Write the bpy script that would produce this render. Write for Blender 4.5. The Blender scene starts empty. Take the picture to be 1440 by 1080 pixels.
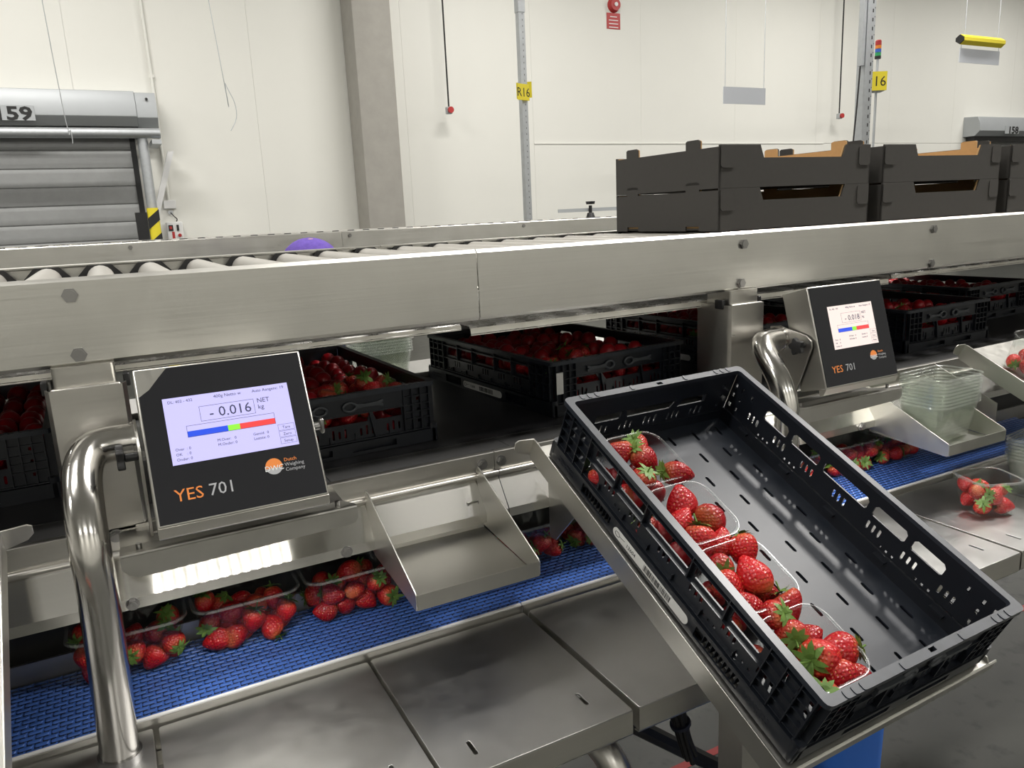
import bpy, bmesh, math, random
from mathutils import Vector, Matrix, Euler, Quaternion
S = bpy.context.scene
COL = S.collection
PI = math.pi
rnd = random.Random(7)

# ---------------------------------------------------------------- camera
# world: X along the packing line (right), Y into the hall, Z up, origin at the photographer's eye, floor at z = FLOOR
FLOOR = -1.62
F_PX = 1082.65
yaw, pitch, roll = 0.47777, 0.21790, 0.04663
fw = Vector((math.sin(yaw)*math.cos(pitch), math.cos(yaw)*math.cos(pitch), -math.sin(pitch)))
ri = Vector((math.cos(yaw), -math.sin(yaw), 0))
dn = fw.cross(ri)
r2 = ri*math.cos(roll) + dn*math.sin(roll)
d2 = -ri*math.sin(roll) + dn*math.cos(roll)
cam = bpy.data.cameras.new('camera')
cam.sensor_width = 36.0
cam.lens = F_PX/1440*36
cam.clip_start = 0.02
cam_o = bpy.data.objects.new('camera', cam)
COL.objects.link(cam_o)
cam_o.matrix_world = Matrix(((r2.x, -d2.x, -fw.x, 0), (r2.y, -d2.y, -fw.y, 0), (r2.z, -d2.z, -fw.z, 0), (0, 0, 0, 1)))
S.camera = cam_o

# ---------------------------------------------------------------- exposure, world, lights
S.view_settings.view_transform = 'Standard'
S.view_settings.look = 'None'
S.view_settings.gamma = 1
S.view_settings.use_curve_mapping = False
S.view_settings.exposure = 0.0
try:
    S.cycles.use_denoising = True
    S.cycles.transparent_max_bounces = 40
    S.cycles.max_bounces = 8
    S.cycles.diffuse_bounces = 3
    S.cycles.glossy_bounces = 5
    S.cycles.sample_clamp_indirect = 6
except Exception:
    pass
W = bpy.data.worlds.new('hall_ambient')
S.world = W
W.use_nodes = True
W.node_tree.nodes['Background'].inputs[0].default_value = (1.0, 0.97, 0.92, 1)
W.node_tree.nodes['Background'].inputs[1].default_value = 0.02

def area(name, loc, direction, sx, sy, power, col=(1, 0.972, 0.925), spread=PI):
    l = bpy.data.lights.new(name, 'AREA')
    l.shape = 'RECTANGLE'; l.size = sx; l.size_y = sy; l.energy = power; l.color = col; l.spread = spread
    o = bpy.data.objects.new(name, l); COL.objects.link(o)
    o.location = loc
    o.rotation_euler = Vector(direction).to_track_quat('-Z', 'Y').to_euler()
    return o
# rows of ceiling luminaires along the hall
for yy, p in ((-8.6, 170), (0.3, 155), (3.4, 100), (7.4, 180)):
    for xx in ((-9, -3, 3, 9, 15) if -1 < yy < 1 else (-7, -1, 5, 11, 17)):
        area('ceiling_luminaire', (xx, yy, 4.4), (0, 0, -1), 2.6, 0.35, p, spread=math.radians(150) if yy < -5 else PI)
# bright lamp over the packing stations, up to the right
area('station_luminaire', (0.96+0.63*3.8, 0.8+0.04*3.8, -0.45+0.775*3.8), (-0.63, -0.04, -0.775), 0.30, 0.22, 100, (1, 0.97, 0.93))

# ---------------------------------------------------------------- materials
def mat(name):
    m = bpy.data.materials.new(name); m.use_nodes = True
    nt = m.node_tree
    return m, nt, nt.nodes['Principled BSDF']
def N(nt, t, **kw):
    n = nt.nodes.new(t)
    for k, v in kw.items():
        if k in n.inputs: n.inputs[k].default_value = v
        else: setattr(n, k, v)
    return n
def plain(name, col, rough=0.5, metal=0.0, noise=0.0, nscale=30, bump=0.0, spec=0.5, coat=0.0):
    m, nt, b = mat(name)
    b.inputs['Base Color'].default_value = (*col, 1)
    b.inputs['Roughness'].default_value = rough
    b.inputs['Metallic'].default_value = metal
    b.inputs['Specular IOR Level'].default_value = spec
    b.inputs['Coat Weight'].default_value = coat
    g = N(nt, 'ShaderNodeNewGeometry')
    if noise or bump:
        n = N(nt, 'ShaderNodeTexNoise', Scale=nscale, Detail=5.0, Roughness=0.6)
        nt.links.new(g.outputs['Position'], n.inputs['Vector'])
        if noise:
            r = N(nt, 'ShaderNodeMixRGB', blend_type='MIX')
            r.inputs[1].default_value = (*[c*(1-noise) for c in col], 1)
            r.inputs[2].default_value = (*[min(1, c*(1+noise)) for c in col], 1)
            nt.links.new(n.outputs['Fac'], r.inputs[0]); nt.links.new(r.outputs[0], b.inputs['Base Color'])
        if bump:
            bp = N(nt, 'ShaderNodeBump', Strength=bump, Distance=0.002)
            nt.links.new(n.outputs['Fac'], bp.inputs['Height']); nt.links.new(bp.outputs[0], b.inputs['Normal'])
    return m
def steel(name, col=(0.56, 0.545, 0.51), rough=0.34, scl=(3, 220, 220), bump=0.08, var=0.12, blotch=0.10, coords='Position', aniso=0.0):
    """brushed stainless steel: noise stretched along the rolling direction"""
    m, nt, b = mat(name)
    b.inputs['Metallic'].default_value = 1.0
    if coords == 'Position':
        g = N(nt, 'ShaderNodeNewGeometry'); src = g.outputs['Position']
    else:
        g = N(nt, 'ShaderNodeTexCoord'); src = g.outputs['Object']
    mp = N(nt, 'ShaderNodeMapping'); mp.inputs['Scale'].default_value = scl
    nt.links.new(src, mp.inputs[0])
    n = N(nt, 'ShaderNodeTexNoise', Scale=1.0, Detail=4.0, Roughness=0.6); nt.links.new(mp.outputs[0], n.inputs['Vector'])
    n2 = N(nt, 'ShaderNodeTexNoise', Scale=7.0, Detail=5.0, Roughness=0.65); nt.links.new(src, n2.inputs['Vector'])
    mr = N(nt, 'ShaderNodeMapRange'); mr.inputs[1].default_value = 0.3; mr.inputs[2].default_value = 0.7
    mr.inputs[3].default_value = rough-var*0.6; mr.inputs[4].default_value = rough+var*0.6
    ad = N(nt, 'ShaderNodeMath', operation='ADD'); ml = N(nt, 'ShaderNodeMath', operation='MULTIPLY'); ml.inputs[1].default_value = 0.5
    nt.links.new(n.outputs['Fac'], ad.inputs[0]); nt.links.new(n2.outputs['Fac'], ad.inputs[1]); nt.links.new(ad.outputs[0], ml.inputs[0])
    nt.links.new(ml.outputs[0], mr.inputs[0]); nt.links.new(mr.outputs[0], b.inputs['Roughness'])
    r = N(nt, 'ShaderNodeMixRGB')
    r.inputs[1].default_value = (*[c*(1-blotch) for c in col], 1); r.inputs[2].default_value = (*[min(1, c*(1+blotch)) for c in col], 1)
    nt.links.new(ml.outputs[0], r.inputs[0]); nt.links.new(r.outputs[0], b.inputs['Base Color'])
    bp = N(nt, 'ShaderNodeBump', Strength=bump, Distance=0.001)
    nt.links.new(n.outputs['Fac'], bp.inputs['Height']); nt.links.new(bp.outputs[0], b.inputs['Normal'])
    if aniso:
        b.inputs['Anisotropic'].default_value = aniso; b.inputs['Anisotropic Rotation'].default_value = 0.25
        t = N(nt, 'ShaderNodeTangent', direction_type='UV_MAP'); t.uv_map = 'UVMap'
        nt.links.new(t.outputs[0], b.inputs['Tangent'])
    return m
def emit(name, col, strength):
    m, nt, b = mat(name)
    b.inputs['Base Color'].default_value = (*[c*0.2 for c in col], 1)
    b.inputs['Emission Color'].default_value = (*col, 1)
    b.inputs['Emission Strength'].default_value = strength
    b.inputs['Roughness'].default_value = 0.3
    return m
def clear(name, tint=(0.95, 0.97, 0.96), gloss=0.03, edge=0.28, haze=0.008, rough=0.07, bumpy=0.25):
    """thin clear PET: tinted see-through sheet with a gloss that grows at grazing angles and a slight milky haze"""
    m = bpy.data.materials.new(name); m.use_nodes = True
    nt = m.node_tree; nt.nodes.clear()
    out = N(nt, 'ShaderNodeOutputMaterial')
    tr = N(nt, 'ShaderNodeBsdfTransparent'); tr.inputs[0].default_value = (*tint, 1)
    gl = N(nt, 'ShaderNodeBsdfGlossy'); gl.inputs['Roughness'].default_value = rough
    df = N(nt, 'ShaderNodeBsdfDiffuse'); df.inputs[0].default_value = (0.84, 0.86, 0.83, 1)
    lw = N(nt, 'ShaderNodeLayerWeight', Blend=0.18)
    mr = N(nt, 'ShaderNodeMapRange'); mr.inputs[3].default_value = gloss; mr.inputs[4].default_value = edge
    nt.links.new(lw.outputs['Facing'], mr.inputs[0])
    g = N(nt, 'ShaderNodeTexCoord'); n = N(nt, 'ShaderNodeTexNoise', Scale=60.0, Detail=2.0); nt.links.new(g.outputs['Object'], n.inputs[0])
    bp = N(nt, 'ShaderNodeBump', Strength=bumpy, Distance=0.002); nt.links.new(n.outputs['Fac'], bp.inputs['Height']); nt.links.new(bp.outputs[0], gl.inputs['Normal'])
    m0 = N(nt, 'ShaderNodeMixShader'); m0.inputs[0].default_value = haze
    nt.links.new(tr.outputs[0], m0.inputs[1]); nt.links.new(df.outputs[0], m0.inputs[2])
    m1 = N(nt, 'ShaderNodeMixShader'); nt.links.new(mr.outputs[0], m1.inputs[0])
    nt.links.new(m0.outputs[0], m1.inputs[1]); nt.links.new(gl.outputs[0], m1.inputs[2])
    nt.links.new(m1.outputs[0], out.inputs[0])
    return m
def berry_mat(name, deep, bright, shoulder):
    m, nt, b = mat(name)
    tc = N(nt, 'ShaderNodeTexCoord'); sp = N(nt, 'ShaderNodeSeparateXYZ'); nt.links.new(tc.outputs['Object'], sp.inputs[0])
    mr = N(nt, 'ShaderNodeMapRange'); mr.inputs[1].default_value = -0.012; mr.inputs[2].default_value = 0.022
    nt.links.new(sp.outputs['Z'], mr.inputs[0])
    ns = N(nt, 'ShaderNodeTexNoise', Scale=60.0, Detail=3.0); nt.links.new(tc.outputs['Object'], ns.inputs[0])
    oi = N(nt, 'ShaderNodeObjectInfo')
    c1 = N(nt, 'ShaderNodeMixRGB'); c1.inputs[1].default_value = (*deep, 1); c1.inputs[2].default_value = (*bright, 1)
    nt.links.new(oi.outputs['Random'], c1.inputs[0])
    pw = N(nt, 'ShaderNodeMath', operation='POWER'); pw.inputs[1].default_value = 7.0; nt.links.new(mr.outputs[0], pw.inputs[0])
    ad = N(nt, 'ShaderNodeMath', operation='MULTIPLY'); nt.links.new(pw.outputs[0], ad.inputs[0]); nt.links.new(ns.outputs['Fac'], ad.inputs[1])
    c2 = N(nt, 'ShaderNodeMixRGB'); c2.inputs[2].default_value = (*shoulder, 1)
    nt.links.new(ad.outputs[0], c2.inputs[0]); nt.links.new(c1.outputs[0], c2.inputs[1])
    v = N(nt, 'ShaderNodeTexVoronoi', Scale=230.0, Randomness=0.35); nt.links.new(tc.outputs['Object'], v.inputs['Vector'])
    lt = N(nt, 'ShaderNodeMapRange'); lt.inputs[1].default_value = 0.13; lt.inputs[2].default_value = 0.21; lt.inputs[3].default_value = 1.0; lt.inputs[4].default_value = 0.0
    nt.links.new(v.outputs['Distance'], lt.inputs[0])
    c3 = N(nt, 'ShaderNodeMixRGB'); c3.inputs[2].default_value = (0.62, 0.30, 0.07, 1)
    sc = N(nt, 'ShaderNodeMath', operation='MULTIPLY'); sc.inputs[1].default_value = 0.75; nt.links.new(lt.outputs[0], sc.inputs[0])
    nt.links.new(sc.outputs[0], c3.inputs[0]); nt.links.new(c2.outputs[0], c3.inputs[1]); nt.links.new(c3.outputs[0], b.inputs['Base Color'])
    pit = N(nt, 'ShaderNodeMapRange'); pit.inputs[1].default_value = 0.15; pit.inputs[2].default_value = 0.6
    nt.links.new(v.outputs['Distance'], pit.inputs[0])
    bp = N(nt, 'ShaderNodeBump', Strength=0.7, Distance=0.0015); nt.links.new(pit.outputs[0], bp.inputs['Height']); nt.links.new(bp.outputs[0], b.inputs['Normal'])
    b.inputs['Roughness'].default_value = 0.30
    b.inputs['Specular IOR Level'].default_value = 0.5
    b.inputs['Subsurface Weight'].default_value = 0.0
    return m

M = {}
M['rail'] = steel('brushed_steel_rail', (0.61, 0.60, 0.565), 0.37, bump=0.14, var=0.2, blotch=0.16)
M['tray_steel'] = steel('darkened_drip_tray', (0.30, 0.295, 0.28), 0.28, scl=(60, 60, 60), bump=0.02)  # dark reflection from under the rollers put into the base colour
M['steel'] = steel('brushed_steel', (0.57, 0.555, 0.52), 0.34, scl=(4, 160, 160))
M['skirt'] = steel('brushed_steel_skirt', (0.58, 0.57, 0.54), 0.19, scl=(4, 300, 300), bump=0.0, var=0.01, aniso=1.0)
M['plate'] = steel('worn_steel_plate', (0.57, 0.565, 0.555), 0.38, scl=(40, 40, 40), bump=0.012, var=0.08, blotch=0.10)
M['apron'] = steel('steel_apron', (0.60, 0.585, 0.54), 0.42, scl=(6, 60, 200), bump=0.05)
M['sheet'] = steel('folded_steel_sheet', (0.55, 0.54, 0.505), 0.36, scl=(60, 60, 60), bump=0.03, blotch=0.08)
M['pipe'] = steel('polished_steel_pipe', (0.60, 0.585, 0.56), 0.17, scl=(120, 120, 6), bump=0.02, var=0.06)
M['bolt'] = plain('bolt_steel', (0.34, 0.335, 0.33), 0.28, 1.0, noise=0.05, nscale=200)
M['roller'] = plain('roller_grey', (0.36, 0.345, 0.315), 0.38, 0.15, noise=0.08, nscale=15)
M['galv'] = plain('galvanised_steel', (0.50, 0.52, 0.54), 0.45, 0.75, noise=0.16, nscale=25)
M['dark'] = plain('black_plastic', (0.012, 0.012, 0.013), 0.4, noise=0.1, nscale=60)
M['crate'] = plain('black_crate_plastic', (0.0065, 0.0085, 0.013), 0.38, noise=0.25, nscale=35, bump=0.06)
M['crate_rim'] = plain('scuffed_crate_rim', (0.019, 0.023, 0.031), 0.36, noise=0.5, nscale=45, bump=0.05)
M['crate_in'] = plain('scuffed_crate_floor', (0.013, 0.0165, 0.024), 0.42, noise=0.35, nscale=22, bump=0.04, spec=0.38)
M['latch'] = plain('grey_latch_plastic', (0.045, 0.05, 0.057), 0.45, noise=0.1)
M['belt_black'] = plain('black_belt', (0.016, 0.016, 0.018), 0.42, noise=0.3, nscale=12, bump=0.1)
M['pet'] = clear('clear_plastic')
M['pet_rim'] = clear('clear_plastic_rim', gloss=0.12, edge=0.45, haze=0.16, rough=0.2, bumpy=0.0)
M['pet_rim_thin'] = clear('clear_thin_rim', gloss=0.03, edge=0.20, haze=0.02, rough=0.22, bumpy=0.0)
M['pet_stack'] = clear('clear_plastic_stacked', tint=(0.965, 0.975, 0.96), gloss=0.04, edge=0.32, haze=0.028, rough=0.12)
M['pet_stack_rim'] = clear('clear_stacked_rim', tint=(0.93, 0.96, 0.93), gloss=0.10, edge=0.45, haze=0.13, rough=0.14)
M['berry'] = berry_mat('strawberry_skin', (0.27, 0.003, 0.008), (0.46, 0.008, 0.012), (0.75, 0.30, 0.10))
M['berry_low'] = plain('strawberry_heap_skin', (0.36, 0.006, 0.012), 0.3, noise=0.3, nscale=300, bump=0.3)
M['leaf'] = plain('calyx_green', (0.11, 0.20, 0.035), 0.55, noise=0.45, nscale=160)
M['board'] = plain('dark_cardboard', (0.052, 0.049, 0.045), 0.75, noise=0.08, nscale=90, spec=0.25)
M['kraft'] = plain('brown_kraft', (0.42, 0.27, 0.13), 0.85, noise=0.10, nscale=80, spec=0.2)
M['blue'] = plain('blue_belt_link', (0.05, 0.13, 0.44), 0.38, noise=0.2, nscale=40)
M['blue_dark'] = plain('belt_shade_blue', (0.012, 0.015, 0.032), 0.6, noise=0.3, nscale=60)  # near-black: shade between belt links put in the colour; also the cable tie
M['belt_edge'] = plain('dark_edge_cover', (0.10, 0.10, 0.10), 0.35, 0.6, noise=0.2, nscale=18)
M['white'] = plain('white_plastic', (0.78, 0.78, 0.78), 0.45, noise=0.03)
M['paper'] = plain('label_paper', (0.62, 0.62, 0.60), 0.7, noise=0.06, nscale=200)
M['ink'] = plain('black_ink', (0.012, 0.012, 0.012), 0.6)
M['panel'] = plain('dark_display_front', (0.0095, 0.010, 0.0125), 0.42, noise=0.05, nscale=50, spec=0.3)
M['orange'] = plain('orange_print', (0.80, 0.25, 0.05), 0.5)
M['grey_print'] = plain('grey_print', (0.42, 0.43, 0.45), 0.5)
M['white_print'] = plain('white_print', (0.8, 0.8, 0.8), 0.5)
M['led'] = emit('led_diode', (1, 0.97, 0.86), 40)
M['wall'] = plain('white_wall_panel', (0.80, 0.795, 0.745), 0.5, noise=0.02, nscale=1.5, spec=0.35)
M['ceil'] = plain('ceiling_white', (0.75, 0.75, 0.72), 0.7, noise=0.02, nscale=2)
M['concrete'] = plain('concrete_column', (0.36, 0.345, 0.315), 0.85, noise=0.16, nscale=5, bump=0.2, spec=0.2)
M['curtain'] = plain('grey_door_curtain', (0.30, 0.305, 0.305), 0.6, noise=0.12, nscale=12, bump=0.25)
M['header'] = plain('door_header_grey', (0.44, 0.46, 0.475), 0.45, 0.25, noise=0.05, nscale=3)
M['yellow'] = plain('yellow_sign', (0.80, 0.66, 0.03), 0.5, noise=0.03)
M['red'] = plain('red_plastic', (0.45, 0.03, 0.03), 0.45, noise=0.05)
M['signgrey'] = plain('grey_sign', (0.52, 0.54, 0.58), 0.5, noise=0.02)
M['purple'] = plain('purple_hairnet', (0.13, 0.08, 0.36), 0.8, noise=0.35, nscale=60, bump=0.6, spec=0.15)
M['skin'] = plain('skin', (0.50, 0.30, 0.21), 0.55, noise=0.08, nscale=30)
M['jacket'] = plain('navy_jacket', (0.03, 0.04, 0.08), 0.8, noise=0.2, nscale=30)
M['bin'] = plain('blue_bin', (0.02, 0.12, 0.50), 0.45, noise=0.06, nscale=12)
M['redtape'] = plain('red_floor_tape', (0.45, 0.05, 0.05), 0.6, noise=0.2, nscale=30)
M['cable'] = plain('black_cable', (0.01, 0.01, 0.011), 0.5)
M['lampgreen'] = plain('green_lens', (0.03, 0.35, 0.12), 0.3)
M['lampblue'] = plain('blue_lens', (0.05, 0.14, 0.55), 0.3)
M['lamporange'] = plain('orange_lens', (0.80, 0.25, 0.03), 0.3)
# floor: grey concrete with stains
m, nt, b = mat('stained_concrete_floor'); M['floor'] = m
g = N(nt, 'ShaderNodeNewGeometry'); n1 = N(nt, 'ShaderNodeTexNoise', Scale=2.2, Detail=6.0, Roughness=0.62); n2 = N(nt, 'ShaderNodeTexNoise', Scale=14.0, Detail=4.0)
nt.links.new(g.outputs['Position'], n1.inputs['Vector']); nt.links.new(g.outputs['Position'], n2.inputs['Vector'])
cr = N(nt, 'ShaderNodeValToRGB'); e = cr.color_ramp.elements
e[0].position = 0.32; e[0].color = (0.026, 0.0265, 0.022, 1); e[1].position = 0.68; e[1].color = (0.048, 0.049, 0.041, 1)
cr2 = N(nt, 'ShaderNodeValToRGB'); e = cr2.color_ramp.elements
e[0].position = 0.30; e[0].color = (0.25, 0.25, 0.25, 1); e[1].position = 0.42; e[1].color = (1, 1, 1, 1)
mx = N(nt, 'ShaderNodeMixRGB', blend_type='MULTIPLY'); mx.inputs[0].default_value = 1
nt.links.new(n1.outputs['Fac'], cr.inputs[0]); nt.links.new(n2.outputs['Fac'], cr2.inputs[0])
nt.links.new(cr.outputs[0], mx.inputs[1]); nt.links.new(cr2.outputs[0], mx.inputs[2]); nt.links.new(mx.outputs[0], b.inputs['Base Color'])
b.inputs['Roughness'].default_value = 0.45

# ---------------------------------------------------------------- mesh helpers
class MB:
    def __init__(s): s.v = []; s.f = []
    def add(s, vs, fs, mtx=None):
        k = len(s.v)
        s.v += [tuple(mtx @ Vector(p)) for p in vs] if mtx is not None else [tuple(p) for p in vs]
        s.f += [tuple(i+k for i in f) for f in fs]
        return s
    def box(s, a, b, mtx=None):
        x0, y0, z0 = a; x1, y1, z1 = b
        v = [(x0, y0, z0), (x1, y0, z0), (x1, y1, z0), (x0, y1, z0), (x0, y0, z1), (x1, y0, z1), (x1, y1, z1), (x0, y1, z1)]
        return s.add(v, [(0, 3, 2, 1), (4, 5, 6, 7), (0, 1, 5, 4), (1, 2, 6, 5), (2, 3, 7, 6), (3, 0, 4, 7)], mtx)
    def prism(s, poly, a, b, axis='x', mtx=None):
        """poly in the two other axes, extruded from a to b along axis"""
        n = len(poly)
        def P(t, p):
            return {'x': (t, p[0], p[1]), 'y': (p[0], t, p[1]), 'z': (p[0], p[1], t)}[axis]
        v = [P(a, p) for p in poly]+[P(b, p) for p in poly]
        f = [tuple(range(n)), tuple(range(2*n-1, n-1, -1))]+[(i, i+n, (i+1) % n+n, (i+1) % n) for i in range(n)]
        return s.add(v, f, mtx)
    def strip(s, prof, t, a, b, axis='x', mtx=None):
        """folded sheet: open profile (list of 2D points) of thickness t extruded along axis"""
        n = len(prof); off = []
        for i in range(n):
            d = Vector((0, 0))
            if i > 0: e = Vector(prof[i])-Vector(prof[i-1]); d += Vector((-e.y, e.x)).normalized()
            if i < n-1: e = Vector(prof[i+1])-Vector(prof[i]); d += Vector((-e.y, e.x)).normalized()
            l = d.length
            if l > 1e-6: d = d/l*(t if i in (0, n-1) else t*min(2.5, 2/l))
            off.append((prof[i][0]+d.x, prof[i][1]+d.y))
        for i in range(n-1):
            s.prism([prof[i], prof[i+1], off[i+1], off[i]], a, b, axis, mtx)
        return s
    def cyl(s, p0, p1, r, seg=16, r1=None, mtx=None):
        p0 = Vector(p0); p1 = Vector(p1); q = (p1-p0).to_track_quat('Z', 'Y'); r1 = r if r1 is None else r1
        v = [tuple(p0+q@Vector((r*math.cos(2*PI*i/seg), r*math.sin(2*PI*i/seg), 0))) for i in range(seg)]
        v += [tuple(p1+q@Vector((r1*math.cos(2*PI*i/seg), r1*math.sin(2*PI*i/seg), 0))) for i in range(seg)]
        f = [(i, (i+1) % seg, (i+1) % seg+seg, i+seg) for i in range(seg)]+[tuple(range(seg-1, -1, -1)), tuple(range(seg, 2*seg))]
        return s.add(v, f, mtx)
    def tube(s, pts, r, seg=16, mtx=None):
        pts = [Vector(p) for p in pts]; n = len(pts); v = []; f = []
        up = None
        for i, p in enumerate(pts):
            t = (pts[min(i+1, n-1)]-pts[max(i-1, 0)]).normalized()
            if up is None:
                up = Vector((1, 0, 0)) if abs(t.x) < 0.9 else Vector((0, 1, 0))
            up = (up-t*up.dot(t)).normalized(); w = t.cross(up)
            v += [tuple(p+up*r*math.cos(2*PI*k/seg)+w*r*math.sin(2*PI*k/seg)) for k in range(seg)]
        for i in range(n-1):
            f += [(i*seg+k, i*seg+(k+1) % seg, (i+1)*seg+(k+1) % seg, (i+1)*seg+k) for k in range(seg)]
        f += [tuple(range(seg-1, -1, -1)), tuple(range((n-1)*seg, n*seg))]
        return s.add(v, f, mtx)
    def sheet(s, outer, holes, t, mtx=None):
        """flat plate in XY (centre z=0) with real holes"""
        cu = bpy.data.curves.new('tmp', 'CURVE'); cu.dimensions = '2D'; cu.fill_mode = 'BOTH'; cu.extrude = t/2
        for pts in [outer]+list(holes):
            sp = cu.splines.new('POLY'); sp.points.add(len(pts)-1)
            for p, q in zip(sp.points, pts): p.co = (q[0], q[1], 0, 1)
            sp.use_cyclic_u = True
        o = bpy.data.objects.new('tmp', cu); me = bpy.data.meshes.new_from_object(o)
        s.add([v.co[:] for v in me.vertices], [tuple(p.vertices) for p in me.polygons], mtx)
        bpy.data.objects.remove(o); bpy.data.curves.remove(cu); bpy.data.meshes.remove(me)
        return s
    def mesh(s, name, m, smooth=35, uv=None):
        me = bpy.data.meshes.new(name); me.from_pydata(s.v, [], s.f); me.materials.append(m)
        bm = bmesh.new(); bm.from_mesh(me); bmesh.ops.remove_doubles(bm, verts=bm.verts, dist=1e-6)
        bmesh.ops.recalc_face_normals(bm, faces=bm.faces)
        if uv:
            l = bm.loops.layers.uv.new('UVMap')
            for f in bm.faces:
                for lp in f.loops: lp[l].uv = (lp.vert.co[uv[0]], lp.vert.co[uv[1]])
        for f in bm.faces: f.smooth = bool(smooth)
        bm.to_mesh(me); bm.free()
        if smooth: me.set_sharp_from_angle(angle=math.radians(smooth))
        return me
    def build(s, name, m, parent=None, smooth=35, bev=0, uv=None, local=False, kind=None, label=None):
        o = bpy.data.objects.new(name, s.mesh(name, m, smooth, uv)); COL.objects.link(o)
        if parent: adopt(o, parent, local)
        if bev:
            b = o.modifiers.new('bevel', 'BEVEL'); b.width = bev; b.segments = 2; b.limit_method = 'ANGLE'; b.angle_limit = math.radians(40)
        if kind: o['kind'] = kind
        if label: o['label'] = label
        return o
def adopt(o, parent, local=False):
    o.parent = parent
    if not local:
        mw = Matrix.LocRotScale(parent.location, parent.rotation_euler.to_quaternion() if parent.rotation_mode != 'QUATERNION' else parent.rotation_quaternion, None)
        if parent.parent: mw = Matrix.Identity(4)
        o.matrix_parent_inverse = mw.inverted()
    return o
def tag(o, label=None, cat=None, group=None, kind=None):
    if label: o['label'] = label
    if cat: o['category'] = cat
    if group: o['group'] = group
    if kind: o['kind'] = kind
    return o
def thing(name, label, cat, loc=(0, 0, 0), group=None, kind=None):
    o = bpy.data.objects.new(name, None); o.empty_display_size = 0.05; COL.objects.link(o); o.location = loc
    return tag(o, label, cat, group, kind)
def put(name, me, parent=None, loc=None, rot=None, scale=None):
    o = bpy.data.objects.new(name, me); COL.objects.link(o)
    if parent: o.parent = parent
    if loc is not None: o.location = loc
    if rot is not None: o.rotation_euler = rot
    if scale is not None: o.scale = (scale,)*3 if isinstance(scale, (int, float)) else scale
    return o
def copy_tree(o, parent=None):
    c = o.copy(); COL.objects.link(c)
    if parent: c.parent = parent
    for ch in list(o.children): copy_tree(ch, c)
    return c
def rrect(x0, y0, x1, y1, r=0.0, k=4):
    if r <= 0: return [(x0, y0), (x1, y0), (x1, y1), (x0, y1)]
    out = []
    for cx, cy, a in ((x1-r, y0+r, -PI/2), (x1-r, y1-r, 0), (x0+r, y1-r, PI/2), (x0+r, y0+r, PI)):
        out += [(cx+r*math.cos(a+PI/2*i/k), cy+r*math.sin(a+PI/2*i/k)) for i in range(k+1)]
    return out
def text_mb(body, size, align='LEFT', ext=0.0003, bold=0.0):
    f = bpy.data.curves.new('t', 'FONT'); f.body = body; f.size = size; f.align_x = align; f.extrude = ext; f.resolution_u = 2; f.offset = bold
    o = bpy.data.objects.new('t', f); me = bpy.data.meshes.new_from_object(o)
    r = ([v.co[:] for v in me.vertices], [tuple(p.vertices) for p in me.polygons])
    bpy.data.objects.remove(o); bpy.data.curves.remove(f); bpy.data.meshes.remove(me)
    return r
def plane(o, u, v):
    """matrix mapping local XY onto the plane at o spanned by u and v"""
    u = Vector(u).normalized(); v = Vector(v).normalized(); w = u.cross(v); o = Vector(o)
    return Matrix(((u.x, v.x, w.x, o.x), (u.y, v.y, w.y, o.y), (u.z, v.z, w.z, o.z), (0, 0, 0, 1)))
def smooth_path(pts, n=6):
    pts = [Vector(p) for p in pts]; out = []
    for i in range(len(pts)-1):
        p0 = pts[max(i-1, 0)]; p1 = pts[i]; p2 = pts[i+1]; p3 = pts[min(i+2, len(pts)-1)]
        for k in range(n):
            t = k/n
            out.append(0.5*((2*p1)+(p2-p0)*t+(2*p0-5*p1+4*p2-p3)*t*t+(3*p1-p0-3*p2+p3)*t**3))
    return out+[pts[-1]]
def hexbolt(p, d, r=0.011, h=0.007):
    b = MB(); p = Vector(p); d = Vector(d)
    b.cyl(p, p+d*0.0015, r*1.25, 16); b.cyl(p+d*0.0015, p+d*(0.0015+h), r, 6); b.cyl(p+d*(0.0015+h), p+d*(0.003+h), r*0.72, 12)
    return b

# ================================================================ THE HALL
def struct(name, mb, m, parent=None, **kw):
    o = mb.build(name, m, parent, **kw)
    if not parent: o['kind'] = 'structure'
    return o
WY = 10.5
struct('floor', MB().box((-14, -10, FLOOR-0.1), (26, WY+0.2, FLOOR)), M['floor'], smooth=0)
struct('ceiling', MB().box((-14, -10, 4.6), (26, WY+0.2, 4.7)), M['ceil'], smooth=0)
struct('wall_left', MB().box((-14.1, -10, FLOOR), (-14, WY, 4.6)), M['wall'], smooth=0)
struct('wall_right', MB().box((26, -10, FLOOR), (26.1, WY, 4.6)), M['wall'], smooth=0)
struct('wall_front', MB().box((-14, -10.1, FLOOR), (26, -10, 4.6)), M['wall'], smooth=0)
wb = struct('wall_back', MB().box((-14, WY+0.05, FLOOR), (26, WY+0.2, 4.6)), M['wall'], smooth=0)
x = -14.0
pm = {}
while x < 26-0.01:                                                    # insulated wall panels, joints recessed
    rows = [(FLOOR, 4.6)] if x < 6.0 else [(FLOOR, 1.01), (1.016, 4.6)]
    for z0, z1 in rows:
        k = (round(z0, 2), round(z1, 2))
        if k not in pm:
            pm[k] = MB().box((0.001, 0, z0), (1.999, 0.05, z1)).mesh('wall_panel', M['wall'], 0)
        p = put('wall_panel', pm[k], wb, (x, WY, 0))
    x += 2.0
struct('trim_1', MB().box((6.0, WY-0.012, 1.0), (12.2, WY-0.001, 1.02)), M['wall'])
# concrete column
col = struct('pillar', MB().prism(rrect(3.185, 10.0, 3.69, 10.48, 0.018, 2), FLOOR, 4.6, 'z'), M['concrete'])

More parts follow.
